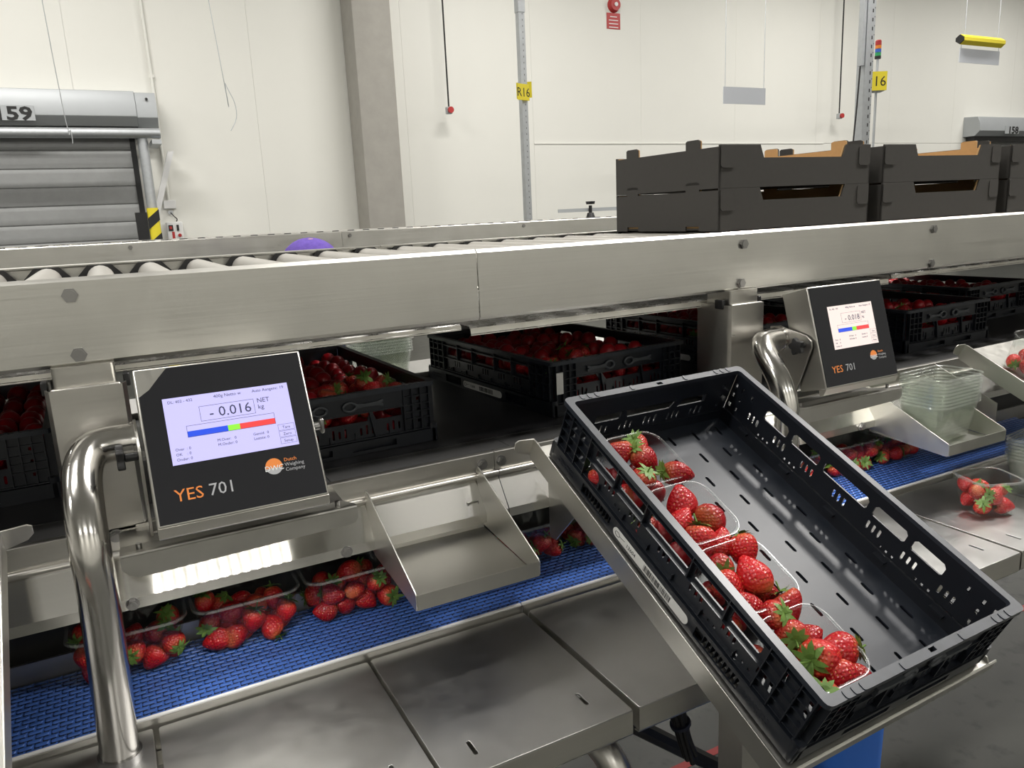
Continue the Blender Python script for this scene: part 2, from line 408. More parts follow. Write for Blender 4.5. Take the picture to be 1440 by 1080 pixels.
# ---- roller doors
def dock_door(n, x0, x1, z1, digits, dx):
    d = thing('door_%d' % n, None, None, ((x0+x1)/2, WY, FLOOR)); d['kind'] = 'structure'
    h = 0.40
    zb = z1-h
    prof = [(WY, z1), (WY-0.30, z1-0.02), (WY-0.36, z1-0.15), (WY-0.36, z1-0.30), (WY-0.26, zb), (WY, zb)]
    hd = MB().prism([(y, z) for y, z in prof], x0, x1-0.22, 'x').build('header_box', M['header'], d, bev=0.006)
    prof2 = [(y+0.012 if y < WY else y, z-0.012) for y, z in prof]
    MB().prism(prof2, x1-0.22, x1, 'x').build('header_end_cover', M['header'], d, bev=0.006)
    MB().cyl((x1-0.10, WY-0.345, z1-0.11), (x1-0.10, WY-0.353, z1-0.11), 0.016, 12).build('cover_hole', M['dark'], d)
    pl = MB().box((dx-0.26, WY-0.37, z1-0.36), (dx+0.235, WY-0.361, z1-0.205)); pl.build('number_plate', M['header'], d, label='plate with the black door number')
    v, f = text_mb(digits, 0.19, 'RIGHT', 0.001, 0.006)
    MB().add(v, f, plane((dx+0.215, WY-0.3725, z1-0.352), (1.35, 0, 0), (0, 0, 1)) @ Matrix.Diagonal((1.30, 1, 1, 1))).build('numerals', M['ink'], d, smooth=0)
    zc = zb-0.02
    MB().box((x0+0.1, WY-0.2, zc-0.09), (x1-0.14, WY-0.02, zc+0.03)).build('curtain_slot', M['dark'], d)
    # curtain: folded fabric bands, each one its own strip
    z = zc-0.02; hh = 0.205; k = 0
    prof = [(0, 0), (-0.012, -0.012), (-0.016, -0.05), (-0.008, -0.13), (-0.013, -hh+0.015), (-0.004, -hh+0.002), (0.012, -hh), (0.012, 0)]
    me = MB().prism([(y, zz) for y, zz in prof], x0+0.14, x1-0.31, 'x').mesh('curtain_band', M['curtain'], 60)
    while z > FLOOR+0.1:
        o = put('curtain_band', me); adopt(o, d); o.location = (0, WY-0.06, z)
        z -= hh; k += 1
    MB().box((x1-0.325, WY-0.085, FLOOR), (x1-0.265, WY-0.03, zc)).build('guide_rail', M['dark'], d)
    return d
dock_door(1, -3.2, 0.82, 1.575, '159', -0.64)
dock_door(2, 16.38, 20.6, 1.53, '158', 17.50)
# ---- things along the back wall
t = thing('guard_rail', 'galvanised tube rail in front of the left roller door', 'rail', (0.6, 9.9, FLOOR))
MB().cyl((-3.0, 9.95, 1.07), (0.80, 9.95, 1.07), 0.055, 20).build('rail_tube', M['galv'], t)
MB().cyl((0.61, 10.0, FLOOR), (0.61, 10.0, 1.02), 0.055, 20).build('post_tube', M['galv'], t)
MB().box((0.70, 9.9, 0.95), (0.80, 10.44, 1.0)).build('wall_bracket', M['galv'], t)
t = thing('door_bumper', 'yellow and black striped corner guard beside the left roller door', 'guard', (0.5, 9.85, FLOOR))
MB().box((0.415, 9.80, FLOOR), (0.535, 9.88, 0.20)).build('rubber_backing', M['dark'], t)
bb = MB().prism(rrect(0.54, 9.78, 0.66, 9.90, 0.03, 3), FLOOR, 0.245, 'z').build('guard_body', M['yellow'], t)
sm = MB()
for k in range(7):
    z = 0.13-k*0.26
    sm.prism([(0.538, z), (0.662, z+0.10), (0.662, z-0.02), (0.538, z-0.12)], 9.778, 9.782, 'y')
o = sm.build('black_stripe', M['ink'], t)
t = MB().prism([(0.385, -0.55), (0.45, -0.55), (0.945, 0.90), (0.88, 0.90)], 10.25, 10.33, 'y').build('leaning_profile', M['white'])
tag(t, 'white plastic profile leaning against the wall beside the striped guard', 'profile')
t = thing('control_box', 'light grey door control box with red and black buttons', 'control box', (0.86, WY, 0.0))
MB().box((0.765, WY-0.12, -0.35), (0.945, WY, 0.085)).build('housing', M['white'], t, bev=0.008)
MB().box((0.785, WY-0.128, -0.02), (0.835, WY-0.12, 0.05)).build('display', M['ink'], t)
MB().box((0.795, WY-0.131, 0.0), (0.822, WY-0.127, 0.035)).build('red_lamp', M['red'], t)
MB().box((0.875, WY-0.132, -0.02), (0.90, WY-0.12, 0.05)).build('rocker_switch', M['ink'], t)
for xx, zz, mm in ((0.90, -0.075, 'red'), (0.90, -0.145, 'ink'), (0.82, -0.145, 'red')):
    MB().cyl((xx, WY-0.12, zz), (xx, WY-0.14, zz), 0.02, 14).build('push_button', M[mm], t)
MB().box((0.815, WY-0.123, -0.12), (0.845, WY-0.12, -0.03)).build('warning_label', M['red'], t)
t = thing('wall_socket', 'small white wall socket with a plugged lead above the control box', 'socket', (0.84, WY, 0.3))
MB().box((0.77, WY-0.05, 0.245), (0.91, WY, 0.345)).build('socket_box', M['white'], t, bev=0.006)
MB().cyl((0.835, WY-0.06, 0.20), (0.835, WY-0.02, 0.20), 0.028, 14).build('plug', M['galv'], t)
MB().tube(smooth_path([(0.835, WY-0.06, 0.2), (0.87, WY-0.06, 0.15), (0.90, WY-0.03, 0.12), (0.89, WY-0.02, 0.09)], 5), 0.006, 8).build('lead', M['cable'], t)
t = thing('cable_conduit', 'thin grey conduit running up the wall beside the left roller door', 'conduit', (0.83, WY, 0.3))
MB().tube([(0.835, WY-0.03, 0.345), (0.835, WY-0.03, 1.4), (0.82, WY-0.03, 3.2), (0.80, WY-0.03, 4.6)], 0.017, 10).build('conduit_tube', M['wall'], t)
MB().box((0.81, WY-0.04, 1.75), (0.86, WY, 1.79)).build('clip', M['wall'], t)
def pull_cord(x, y, z, label):
    t = thing('pull_switch', label, 'switch', (x, y, z))
    MB().cyl((x, y, z+0.04), (x-0.004, y, 4.6), 0.012, 8).build('cord', M['ink'], t)
    MB().box((x-0.045, y-0.05, z-0.05), (x+0.035, y+0.03, z+0.045)).build('switch_box', M['header'], t, bev=0.01)
    MB().cyl((x-0.002, y-0.05, z), (x-0.002, y-0.085, z), 0.042, 14).build('red_button', M['red'], t)
pull_cord(4.55, 10.3, 1.43, 'hanging red push button on a dark cord near the concrete column')
pull_cord(12.36, 10.3, 1.47, 'hanging red push button on a cord left of the perforated upright')
def string(pts, label):
    o = MB().tube(smooth_path(pts, 4), 0.0025, 6).build('hanging_string', M['galv']); tag(o, label, 'string')
string([(0.62, 5.6, 4.6), (0.87, 5.6, 1.05), (0.885, 5.6, 0.92), (0.93, 5.6, 0.80), (0.93, 5.6, 0.70), (0.885, 5.6, 0.62)], 'thin dark string with a curled end hanging left of the concrete column')
string([(-0.16, 5.6, 4.6), (-0.08, 5.6, 1.0), (-0.05, 5.6, 0.62), (-0.05, 5.6, 0.54)], 'thin grey string hanging in front of the left roller door')
# poles
t = thing('sign_post', 'slim galvanised upright carrying yellow aisle signs', 'post', (3.52, 6.3, FLOOR))
MB().strip([(3.495, 6.36), (3.495, 6.30), (3.552, 6.30), (3.552, 6.36)], 0.004, FLOOR, 4.6, 'z').build('upright', M['galv'], t)
MB().box((3.49, 6.295, 1.70), (3.557, 6.365, 4.6)).build('upright_sleeve', M['galv'], t)
MB().box((3.47, 6.28, FLOOR), (3.58, 6.40, FLOOR+0.12)).build('foot', M['galv'], t)
hl = MB()
for k in range(70):
    z = FLOOR+0.3+k*0.05
    hl.box((3.5265, 6.299, z), (3.5305, 6.3012, z+0.014))
hl.build('perforation', M['ink'], t, kind='stuff')
t = thing('aisle_sign', 'yellow sign reading R16 on the slim galvanised upright', 'sign', (3.52, 6.28, 1.0))
sgn = MB().box((-0.075, -0.003, -0.068), (0.075, 0.003, 0.068), Matrix.Translation((3.485, 6.255, 1.035)) @ Matrix.Rotation(math.radians(18), 4, 'Z')).build('sign_plate', M['yellow'], t)
MB().box((-0.07, -0.003, -0.068), (0.07, 0.003, 0.068), Matrix.Translation((3.575, 6.40, 1.075)) @ Matrix.Rotation(math.radians(-40), 4, 'Z')).build('sign_plate', M['yellow'], t)
v, f = text_mb('R16', 0.105, 'CENTER', 0.0005)
MB().add(v, f, Matrix.Translation((3.485, 6.2515, 0.998)) @ Matrix.Rotation(math.radians(18), 4, 'Z') @ Matrix.Rotation(PI/2, 4, 'X')).build('lettering', M['ink'], t, smooth=0)
t = thing('rack_upright', 'perforated galvanised upright standing behind the cardboard trays', 'post', (6.38, 5.0, FLOOR))
MB().strip([(6.31, 5.09), (6.31, 5.0), (6.37, 5.0), (6.385, 5.02), (6.44, 5.02), (6.455, 5.09)], 0.004, FLOOR, 4.6, 'z').build('upright', M['galv'], t)
hl = MB()
for k in range(60):
    z = FLOOR+0.3+k*0.075
    hl.box((6.40, 5.0185, z), (6.412, 5.0205, z+0.03)); hl.box((6.428, 5.0185, z+0.035), (6.434, 5.0205, z+0.045))
hl.build('perforation', M['ink'], t, kind='stuff')
MB().box((6.262, 5.0, 1.15), (6.295, 5.05, 4.6)).build('cable_duct', M['galv'], t)
MB().tube(smooth_path([(6.27, 5.02, 1.15), (6.25, 5.02, 0.8), (6.22, 5.02, 0.4), (6.22, 5.02, 0.0), (6.23, 5.02, -0.6)], 5), 0.007, 8).build('cable', M['cable'], t)
t = thing('station_sign', 'small box sign with yellow face reading 16 behind the perforated upright', 'sign', (6.92, 5.3, 1.08))
rz = Matrix.Translation((6.90, 5.30, 1.085))
MB().prism([(-0.10, 0.0), (0.03, -0.06), (0.15, 0.10), (0.02, 0.16)], -0.085, 0.085, 'z', rz).build('sign_box', M['signgrey'], t)
MB().prism([(-0.104, -0.002), (0.029, -0.0635), (0.030, -0.0615), (-0.103, 0.0)], -0.088, 0.085, 'z', rz).build('yellow_face', M['yellow'], t)
v, f = text_mb('16', 0.13, 'CENTER', 0.0005)
MB().add(v, f, rz @ plane((-0.036, -0.034, -0.048), (0.133, -0.0615, 0), (0, 0, 1))).build('lettering', M['ink'], t, smooth=0)
MB().cyl((6.925, 5.35, -0.3), (6.925, 5.35, 1.30), 0.012, 10).build('rod', M['galv'], t)
t = thing('stack_light', 'signal light with red, orange, blue and green lenses above the yellow 16 sign', 'signal light', (6.925, 5.35, 1.30))
for k, (mm, nm) in enumerate((('lampgreen', 'green_lens'), ('lampblue', 'blue_lens'), ('lamporange', 'orange_lens'), ('red', 'red_lens'))):
    MB().cyl((6.925, 5.35, 1.325+k*0.033), (6.925, 5.35, 1.355+k*0.033), 0.028, 16).build(nm, M[mm], t)
MB().cyl((6.925, 5.35, 1.30), (6.925, 5.35, 1.325), 0.029, 16).build('lamp_base', M['ink'], t)
MB().cyl((6.925, 5.35, 1.457), (6.925, 5.35, 1.47), 0.029, 16, 0.022).build('lamp_cap', M['red'], t)
def hang_sign(x0, x1, z0, z1, y, label, zt=4.6):
    t = thing('hanging_sign', label, 'sign', ((x0+x1)/2, y, z0))
    MB().box((x0, y, z0), (x1, y+0.01, z1)).build('sign_board', M['signgrey'], t)
    for xx in (x0+0.03, x1-0.03): MB().cyl((xx, y+0.005, z1), (xx, y+0.005, zt), 0.005, 6).build('wire', M['galv'], t)
hang_sign(7.42, 8.16, 1.265, 1.475, 8.0, 'blank grey sign board hung on two wires right of the slim upright')
hang_sign(12.25, 13.28, 1.98, 2.19, 8.0, 'blank grey sign board hanging below the yellow bar', 2.238)
t = thing('yellow_lamp_bar', 'yellow hanging bar with dark ends above a grey sign board', 'lamp', (12.75, 8.0, 2.3))
MB().prism([(8.0, 2.24), (7.93, 2.29), (7.93, 2.34), (8.0, 2.39), (8.07, 2.34), (8.07, 2.29)], 12.24, 13.3, 'x').build('bar_body', M['yellow'], t)
MB().prism([(8.0, 2.245), (7.935, 2.29), (7.935, 2.34), (8.0, 2.385), (8.065, 2.34), (8.065, 2.29)], 12.22, 12.24, 'x').build('end_cap', M['ink'], t)
for xx in (12.34, 13.2): MB().cyl((xx, 8.0, 2.38), (xx, 8.0, 4.6), 0.006, 6).build('wire', M['galv'], t)
t = thing('fire_sign', 'small red and white wall notice high on the wall', 'sign', (7.5, WY, 2.85))
MB().box((7.36, WY-0.006, 2.70), (7.61, WY, 2.93)).build('notice', M['red'], t)
tx = MB()
for k in range(4): tx.box((7.40+0.02*(k == 0), WY-0.008, 2.87-k*0.05), (7.57-0.02*(k == 0), WY-0.0065, 2.882-k*0.05))
tx.build('print_lines', M['white_print'], t, smooth=0)
t = thing('alarm_bell', 'round red alarm bell above the small red notice', 'bell', (7.49, WY, 3.04))
MB().cyl((7.49, WY, 3.04), (7.49, WY-0.07, 3.04), 0.11, 22, 0.085).build('bell_dome', M['red'], t)
MB().cyl((7.49, WY-0.07, 3.04), (7.49, WY-0.085, 3.04), 0.03, 12).build('bell_hub', M['white'], t)

# ================================================================ ROLLER CONVEYORS
YR = 1.28; ZT = -0.0638; ZB = -0.1863
def rail_prof(y0, z0, z1, s=1):   # folded channel: flange, web, flange
    return [(y0+s*0.018, z1-0.001), (y0+s*0.0035, z1), (y0, z1-0.004), (y0, z0+0.004), (y0+s*0.0035, z0), (y0+s*0.02, z0)]
rc = thing('roller_conveyor', 'stainless roller conveyor carrying dark cardboard trays above the crates', 'conveyor', (0.6, 1.55, FLOOR))
for x0, x1 in ((-2.4, 0.6005), (0.6025, 4.6)):
    MB().strip(rail_prof(YR, ZB, ZT), -0.003, x0, x1).build('side_rail', M['rail'], rc, bev=0.0008)
    MB().strip(rail_prof(1.835, ZB, ZT, -1), 0.003, x0, x1).build('far_rail', M['rail'], rc)
for x, z in ((-0.046, -0.0858), (-0.047, -0.172), (1.247, -0.0885), (1.241, -0.1733), (1.90, -0.0885), (1.899, -0.1755)):
    hexbolt((x, YR, z), (0, -1, 0), 0.0112, 0.007).build('bolt', M['bolt'], rc)
rl = MB().cyl((0, 1.298, 0), (0, 1.812, 0), 0.0255, 20).mesh('roller', M['roller'])
bg = MB().prism([(-0.041, -0.03), (-0.041, 0.006), (-0.022, 0.0268), (0.022, 0.0268), (0.041, 0.006), (0.041, -0.03)], 1.811, 1.818, 'y').mesh('dark_roller_notch', M['dark'])  # black blocks standing in for the shaded notches at the roller ends
for k in range(-14, 42):
    o = put('roller', rl); adopt(o, rc); o.location = (-0.004+0.0945*k, 0, ZT-0.0272)
    q = put('dark_roller_notch', bg, o)
MB().box((-2.4, 2.058, -0.33), (4.6, 2.061, -0.2055)).build('added_light_shield', M['sheet'], rc)  # added out of view to keep back light off the belt crates
# posts with sleeves under the front rail
for x in (-0.0855, 1.199):
    MB().prism(rrect(x, 1.262, x+0.082, 1.34, 0.006, 3), -0.445, ZB-0.0005, 'z').build('post', M['steel'], rc)
    sl = MB()
    sl.prism([(x-0.012, 1.355), (x-0.012, 1.262), (x-0.006, 1.252), (x+0.088, 1.252), (x+0.094, 1.262), (x+0.094, 1.355), (x+0.091, 1.355), (x+0.091, 1.262), (x+0.087, 1.255), (x-0.005, 1.255), (x-0.009, 1.262), (x-0.009, 1.355)], -0.436, -0.2175, 'z')
    sl.build('sleeve', M['steel'], rc)
    MB().box((x-0.004, 1.2525, -0.2225), (x+0.086, 1.262, -0.2155)).build('sleeve_lip', M['steel'], rc, bev=0.002)
    for sx in (x-0.0165, x+0.0905): MB().box((sx, 1.27, -0.226), (sx+0.009, 1.295, -0.206)).build('clamp_block', M['dark'], rc, bev=0.002)
# drip tray under the rollers, lengthened behind them to shade the crates
MB().strip([(2.06, -0.205), (1.352, -0.205), (1.345, -0.2135)], -0.002, -2.4, 0.592).build('drip_tray', M['tray_steel'], rc)
MB().strip([(2.06, -0.2125), (1.352, -0.2125), (1.345, -0.2265)], -0.002, 0.612, 1.83).build('drip_tray', M['tray_steel'], rc)
MB().strip([(2.06, -0.205), (1.352, -0.205), (1.345, -0.2135)], -0.002, 1.84, 4.6).build('drip_tray', M['tray_steel'], rc)
for a, b, z0, z1 in ((-2.4, 0.592, -0.2145, -0.205), (0.612, 1.83, -0.2275, -0.2135), (1.84, 4.6, -0.2145, -0.205)):
    MB().prism([(1.3435, z0), (1.3455, z0), (1.3475, z1), (1.3455, z1)], a, b, 'x').build('tray_lip', M['apron'], rc)
for x in (0.565, 0.95, 1.62): MB().cyl((x, 1.40, -0.205), (x, 1.40, -0.185), 0.006, 10).build('tray_stud', M['bolt'], rc)
# second conveyor across the aisle
r2c = thing('roller_conveyor', 'long empty stainless roller conveyor farther back below the white wall', 'conveyor', (2.0, 4.95, FLOOR))
for x0, x1 in ((-2.4, 1.3), (1.303, 8.5)):
    MB().strip(rail_prof(4.65, -0.19, -0.060), -0.003, x0, x1).build('side_rail', M['rail'], r2c)
    MB().strip(rail_prof(5.25, -0.19, -0.060, -1), 0.003, x0, x1).build('far_rail', M['rail'], r2c)
rl2 = MB().cyl((0, 4.668, 0), (0, 5.23, 0), 0.0255, 14).mesh('roller', M['roller'])
bg2 = MB().prism([(-0.034, -0.03), (-0.034, 0.006), (-0.018, 0.0285), (0.018, 0.0285), (0.034, 0.006), (0.034, -0.03)], 4.654, 4.662, 'y').mesh('dark_roller_notch', M['dark'])  # same black blocks, for the dark dashes along the far conveyor
for k in range(-9, 62):
    o = put('roller', rl2); adopt(o, r2c); o.location = (0.04+0.0945*k, 0, -0.0815)
    q = put('dark_roller_notch', bg2, o)
for x in (0.15, 1.35, 2.55, 3.75):
    hexbolt((x, 4.65, -0.085), (0, -1, 0), 0.012, 0.008).build('bolt', M['bolt'], r2c)
    MB().box((x-0.04, 4.67, FLOOR), (x+0.04, 4.75, -0.19)).build('post', M['steel'], r2c)
t = thing('guide_rail', 'flat steel guide bar with a black clamp knob on the far conveyor', 'guide', (3.1, 4.7, -0.06))
MB().box((2.86, 4.70, -0.012), (3.9, 4.706, 0.012)).build('guide_bar', M['header'], t)
MB().cyl((3.12, 4.69, -0.058), (3.12, 4.69, 0.03), 0.012, 12).build('clamp_stem', M['dark'], t)
MB().cyl((3.12, 4.69, -0.058), (3.12, 4.69, -0.02), 0.034, 14, 0.022).build('clamp_foot', M['dark'], t)
MB().cyl((3.12, 4.69, 0.038), (3.12, 4.69, 0.058), 0.03, 8, 0.034).build('clamp_knob', M['dark'], t)

# ---- cardboard trays
def tray_parts(L, D, H):
    t = 0.004; c0, c1 = 0.27*L, 0.80*L; dip = 0.030
    front = [(0, 0), (L, 0), (L, H), (c1+0.012, H), (c1, H-dip), (c0, H-dip), (c0-0.012, H), (0, H)]
    side = [(0, 0.012), (0.10, 0.012), (0.10, 0.0), (0.0, 0)]
    b = MB()
    b.prism(front, 0, t, 'y'); b.prism(front, D-t, D, 'y')
    tb = 0.018
    sd = [(0, 0), (D*0.17, 0), (D*0.17, 0.011), (D*0.29, 0.011), (D*0.29, 0), (D*0.76, 0), (D*0.76, 0.011), (D*0.88, 0.011), (D*0.88, 0), (D, 0), (D, H-0.004),
          (D*0.88, H-0.004), (D*0.88, H+tb-0.003), (D*0.865, H+tb), (D*0.775, H+tb), (D*0.76, H+tb-0.003), (D*0.76, H-0.004), (D*0.29, H-0.004), (D*0.29, H+tb-0.003), (D*0.275, H+tb), (D*0.185, H+tb), (D*0.17, H+tb-0.003), (D*0.17, H-0.004), (0, H-0.004)]
    b.prism(sd, 0, t, 'x'); b.prism(sd, L-t, L, 'x')
    b.box((t, t, 0.002), (L-t, D-t, 0.006))
    body = b.mesh('tray_body', M['board'], 0)
    li = MB(); e = 0.0008
    f2 = [(p[0]*0.98+0.01*L, p[1]-0.0015 if p[1] > 0.01 else 0.007) for p in front]
    li.prism(f2, t+e, t+0.004, 'y'); li.prism(f2, D-t-0.004, D-t-e, 'y')
    s2 = [(min(max(y, 0.006), D-0.006), z-0.001 if z > 0.02 else 0.007) for y, z in sd if not (z < 0.02 and 0.001 < y < D-0.001)]
    li.prism(s2, t+e, t+0.004, 'x'); li.prism(s2, L-t-0.004, L-t-e, 'x')
    li.box((t+0.004, t+0.004, 0.0062), (L-t-0.004, D-t-0.004, 0.0085))
    lin = li.mesh('tray_liner', M['kraft'], 0)
    flap = MB().prism(rrect(0, H*0.47, 0.0425, H-0.0015, 0.008, 3), -0.0022, -0.0003, 'y').mesh('corner_flap', M['board'], 0)
    return body, lin, flap
tp = tray_parts(0.517, 0.41, 0.098)
ZTRAY = ZT+0.0003
trays = [(1.297, 0, 'lower dark cardboard tray of the leftmost stack on the roller conveyor'), (1.297, 1, 'upper open dark cardboard tray of the leftmost stack, at its end'),
         (1.868, 0, 'lower dark cardboard tray of the middle stack on the rollers'), (1.868, 1, 'upper open dark cardboard tray of the middle stack'),
         (2.438, 0, 'lower dark cardboard tray of the stack cut by the right picture edge'), (2.438, 1, 'upper dark cardboard tray of the stack cut by the right picture edge')]
for x, k, lab in trays:
    t = thing('cardboard_tray', lab, 'tray', (x, 1.408, ZTRAY+k*0.0985), 'dark cardboard trays on the roller conveyor')
    put('tray_body', tp[0], t); put('tray_liner', tp[1], t); put('corner_flap', tp[2], t, (0.0025, 0, 0)); put('corner_flap', tp[2], t, (0.472, 0, 0))

# ================================================================ PACKING LINE
P = 1.29                                                              # distance between stations
ZB2 = -0.443                                                          # crate belt
ZBLUE = -0.72                                                         # blue belt
ZPL = -0.73                                                           # table plates
X0, X1 = -1.75, 3.6
cc = thing('crate_conveyor', 'lower black belt conveyor carrying crates of strawberries under the rollers', 'conveyor', (0.6, 1.65, FLOOR))
MB().box((X0, 1.36, ZB2-0.02), (X1, 2.02, ZB2)).build('belt', M['belt_black'], cc)
MB().box((X0, 1.43, ZB2-0.26), (X1, 1.98, ZB2-0.03)).build('conveyor_bed', M['dark'], cc)
for a, b in ((X0, 0.30), (0.301, 0.655), (0.656, 1.98), (1.981, X1)):
    MB().box((a, 1.268, ZB2-0.006), (b, 1.362, ZB2-0.001)).build('edge_cover', M['belt_edge'], cc, bev=0.001)
for a, b in ((X0, 0.6075), (0.609, X1)):
    MB().strip([(1.262, -0.49), (1.262, -0.441), (1.266, -0.4385), (1.272, -0.4385)], -0.003, a, b).build('front_rail', M['steel'], cc, bev=0.0006)
    MB().strip([(2.03, -0.50), (2.03, -0.43), (2.02, -0.428)], 0.003, a, b).build('back_rail', M['steel'], cc)
for x, z in ((0.582, -0.460), (0.622, -0.460), (0.582+P, -0.46), (0.622+P, -0.46), (-0.038, -0.452)):
    hexbolt((x, 1.262, z), (0, -1, 0), 0.0085, 0.006).build('bolt', M['bolt'], cc)
# steel skirt below the rail, tilted forward at the foot
for a, b in ((X0, 0.612), (0.6135, 1.905), (1.9065, X1)):
    s = MB()
    s.strip([(1.2195, -0.558), (1.2195, -0.541), (1.2595, -0.486), (1.2595, -0.478)], -0.002, a, b)
    sk = s.build('skirt', M['skirt'], cc, uv=(0, 2))
    MB().cyl((a, 1.2575, -0.4805), (b, 1.2575, -0.4805), 0.0058, 14).build('skirt_hem', M['steel'], sk)
for x in (-0.03, 0.30, -0.03+P, 0.30+P):
    hexbolt((x, 1.2195, -0.549), (0, -1, 0), 0.008, 0.006).build('bolt', M['bolt'], cc)
# hood with its row of diodes at every station
for s in (0, 1):
    h = thing('light_hood', ('folded steel light hood under the left weighing display', 'folded steel light hood under the right weighing display')[s], 'light hood', (0.14+s*P, 1.22, -0.46))
    a, b = -0.034+s*P, 0.297+s*P
    MB().strip([(1.262, -0.4485), (1.20, -0.4515), (1.125, -0.4325), (1.1175, -0.4325), (1.1165, -0.434)], -0.002, a, b).build('hood_top', M['sheet'], h)
    MB().prism([(a, -0.4335), (b, -0.4335), (b, -0.450), (b-0.004, -0.456), (b-0.012, -0.4585), (a+0.05, -0.4655), (a+0.02, -0.4655), (a+0.008, -0.460), (a, -0.450)], 1.1145, 1.1165, 'y').build('hood_flange', M['sheet'], h)
    MB().box((a+0.035, 1.124, -0.4525), (b-0.075, 1.136, -0.4345)).build('diode_strip', M['white'], h)
    lm = MB().box((-0.003, -0.003, -0.0015), (0.003, 0.003, 0.0015)).mesh('diode', M['led'], 0)
    for k in range(13): o = put('diode', lm); adopt(o, h); o.location = (a+0.042+k*0.0178, 1.130, -0.454)
    for x in (a+0.025, b-0.025):
        MB().cyl((x, 1.135, -0.434), (x, 1.135, -0.424), 0.004, 10).build('stud', M['bolt'], h)
    for k in range(13): area('diode_light', (a+0.042+k*0.0178, 1.130, -0.4562), (0, 0.75, -1), 0.005, 0.005, (0.06, 0.2)[s], (1, 0.98, 0.92))

# ---- blue modular belt
bc = thing('belt_conveyor', 'blue modular belt conveyor moving punnets below the steel skirt', 'conveyor', (0.6, 1.28, ZBLUE))
MB().box((X0, 1.182, ZBLUE-0.014), (X1, 1.388, ZBLUE-0.010)).build('belt_slot_shade', M['blue_dark'], bc)  # dark sheet that paints the shade seen through the belt gaps
MB().box((X0, 1.39, ZBLUE-0.05), (X1, 1.396, ZBLUE+0.034)).build('back_guide', M['steel'], bc)
for a, b in ((X0, 0.606), (0.608, 0.608+P), (0.61+P, X1)):
    MB().box((a, 1.1755, ZBLUE-0.03), (b, 1.1815, ZBLUE+0.004)).build('wear_strip', M['white'], bc, bev=0.001)
    MB().strip([(1.1725, -0.80), (1.1725, ZBLUE+0.001), (1.1755, ZBLUE+0.001)], -0.002, a, b).build('front_rail', M['steel'], bc)
lw, lh = 0.0205, 0.0121
def link_geo(mb, x, y):
    w, hh, c = 0.0092, 0.0034, 0.0026
    z0, z1, z2 = ZBLUE-0.0018, ZBLUE-0.0006, ZBLUE
    top = [(-w+c, -hh+0.0012), (w-c, -hh+0.0012), (w-0.0006, 0), (w-c, hh-0.0012), (-w+c, hh-0.0012), (-w+0.0006, 0)]
    bot = [(-w+c-0.001, -hh), (w-c+0.001, -hh), (w+0.0006, 0), (w-c+0.001, hh), (-w+c-0.001, hh), (-w-0.0006, 0)]
    v = [(x+p[0], y+p[1], z0) for p in bot]+[(x+p[0], y+p[1], z2) for p in top]
    f = [(6, 7, 8, 9, 10, 11)]+[(i, (i+1) % 6, (i+1) % 6+6, i+6) for i in range(6)]
    mb.add(v, f)
    mb.box((x+w-0.0016, y-lh/2, z0), (x+w+0.0016, y+lh/2, z1-0.0008))
single = MB(); link_geo(single, 0, 0); lme = single.mesh('belt_link', M['blue'], 0)
rest = MB(); n = 0
for r in range(17):
    y = 1.189+r*lh
    off = (r % 2)*lw/2
    k0 = int((X0)/lw)+1
    for k in range(k0, int(X1/lw)):
        x = k*lw+off
        if -0.245 < x < 0.11 and n < 300:
            o = put('belt_link', lme); adopt(o, bc); o.location = (x, y, 0); n += 1
        elif x < 2.55 and x > -0.6: link_geo(rest, x, y)
rest.build('belt_links', M['blue'], bc, smooth=0, kind='stuff')

# ---- lift-off plates of the packing table
def slot(cx, cy, l=0.032, w=0.006):
    return rrect(cx-w/2, cy-l/2, cx+w/2, cy+l/2, w/2, 3)
def table_plate(x0, x1, lab, z=ZPL, slots=True):
    y0, y1 = 0.828, 1.168
    p = thing('table_plate', lab, 'plate', ((x0+x1)/2, (y0+y1)/2, z), 'lift-off steel plates of the packing table')
    b = MB()
    hs = [slot(x0+0.055, y0+0.05), slot(x1-0.05, y0+0.062)] if slots else []
    b.sheet(rrect(x0, y0, x1, y1, 0.004, 2), hs, 0.003, Matrix.Translation((0, 0, z-0.0015)))
    b.build('plate_top', M['plate'], p, bev=0.0006)
    MB().strip([(y0+0.012, z-0.046), (y0+0.002, z-0.044), (y0, z-0.040), (y0, z-0.003), (y0+0.002, z-0.001)], -0.002, x0, x1).build('front_apron', M['apron'], p)
    for xx in (x0, x1-0.002): MB().box((xx, y0+0.001, z-0.04), (xx+0.002, y1, z-0.003)).build('side_apron', M['apron'], p)
    return p
labs = {(-1, 2): 'steel table plate under the foot of the left steel pipe', (0, 0): 'steel table plate just right of the left pipe, catching the light', (0, 1): 'steel table plate with two short slots in the middle of the picture',
        (0, 2): 'steel table plate partly covered by the tilted black crate', (1, 0): 'steel table plate behind the tilted crate, under the right display', (1, 1): 'steel table plate carrying the filled punnet on the right', (1, 2): 'steel table plate at the far right end of the row'}
for s in (-1, 0, 1):
    for k, (a, b) in enumerate(((-0.022, 0.3035), (0.3095, 0.606), (0.618, 1.26))):
        if s == -1 and k < 2: continue
        if s == 1 and k == 2: a, b = 0.618, 0.95
        table_plate(a+s*P, b+s*P, labs[(s, k)], ZPL-0.0015*(k == 0), slots=(k < 2))
tf = thing('packing_table', 'steel tube frame carrying the packing table plates', 'table', (0.6, 1.0, FLOOR))
MB().box((X0, 1.135, ZPL-0.075), (X1, 1.170, ZPL-0.042)).build('back_beam', M['steel'], tf)
MB().box((X0, 0.92, ZPL-0.085), (X1, 0.955, ZPL-0.05)).build('front_beam', M['steel'], tf)
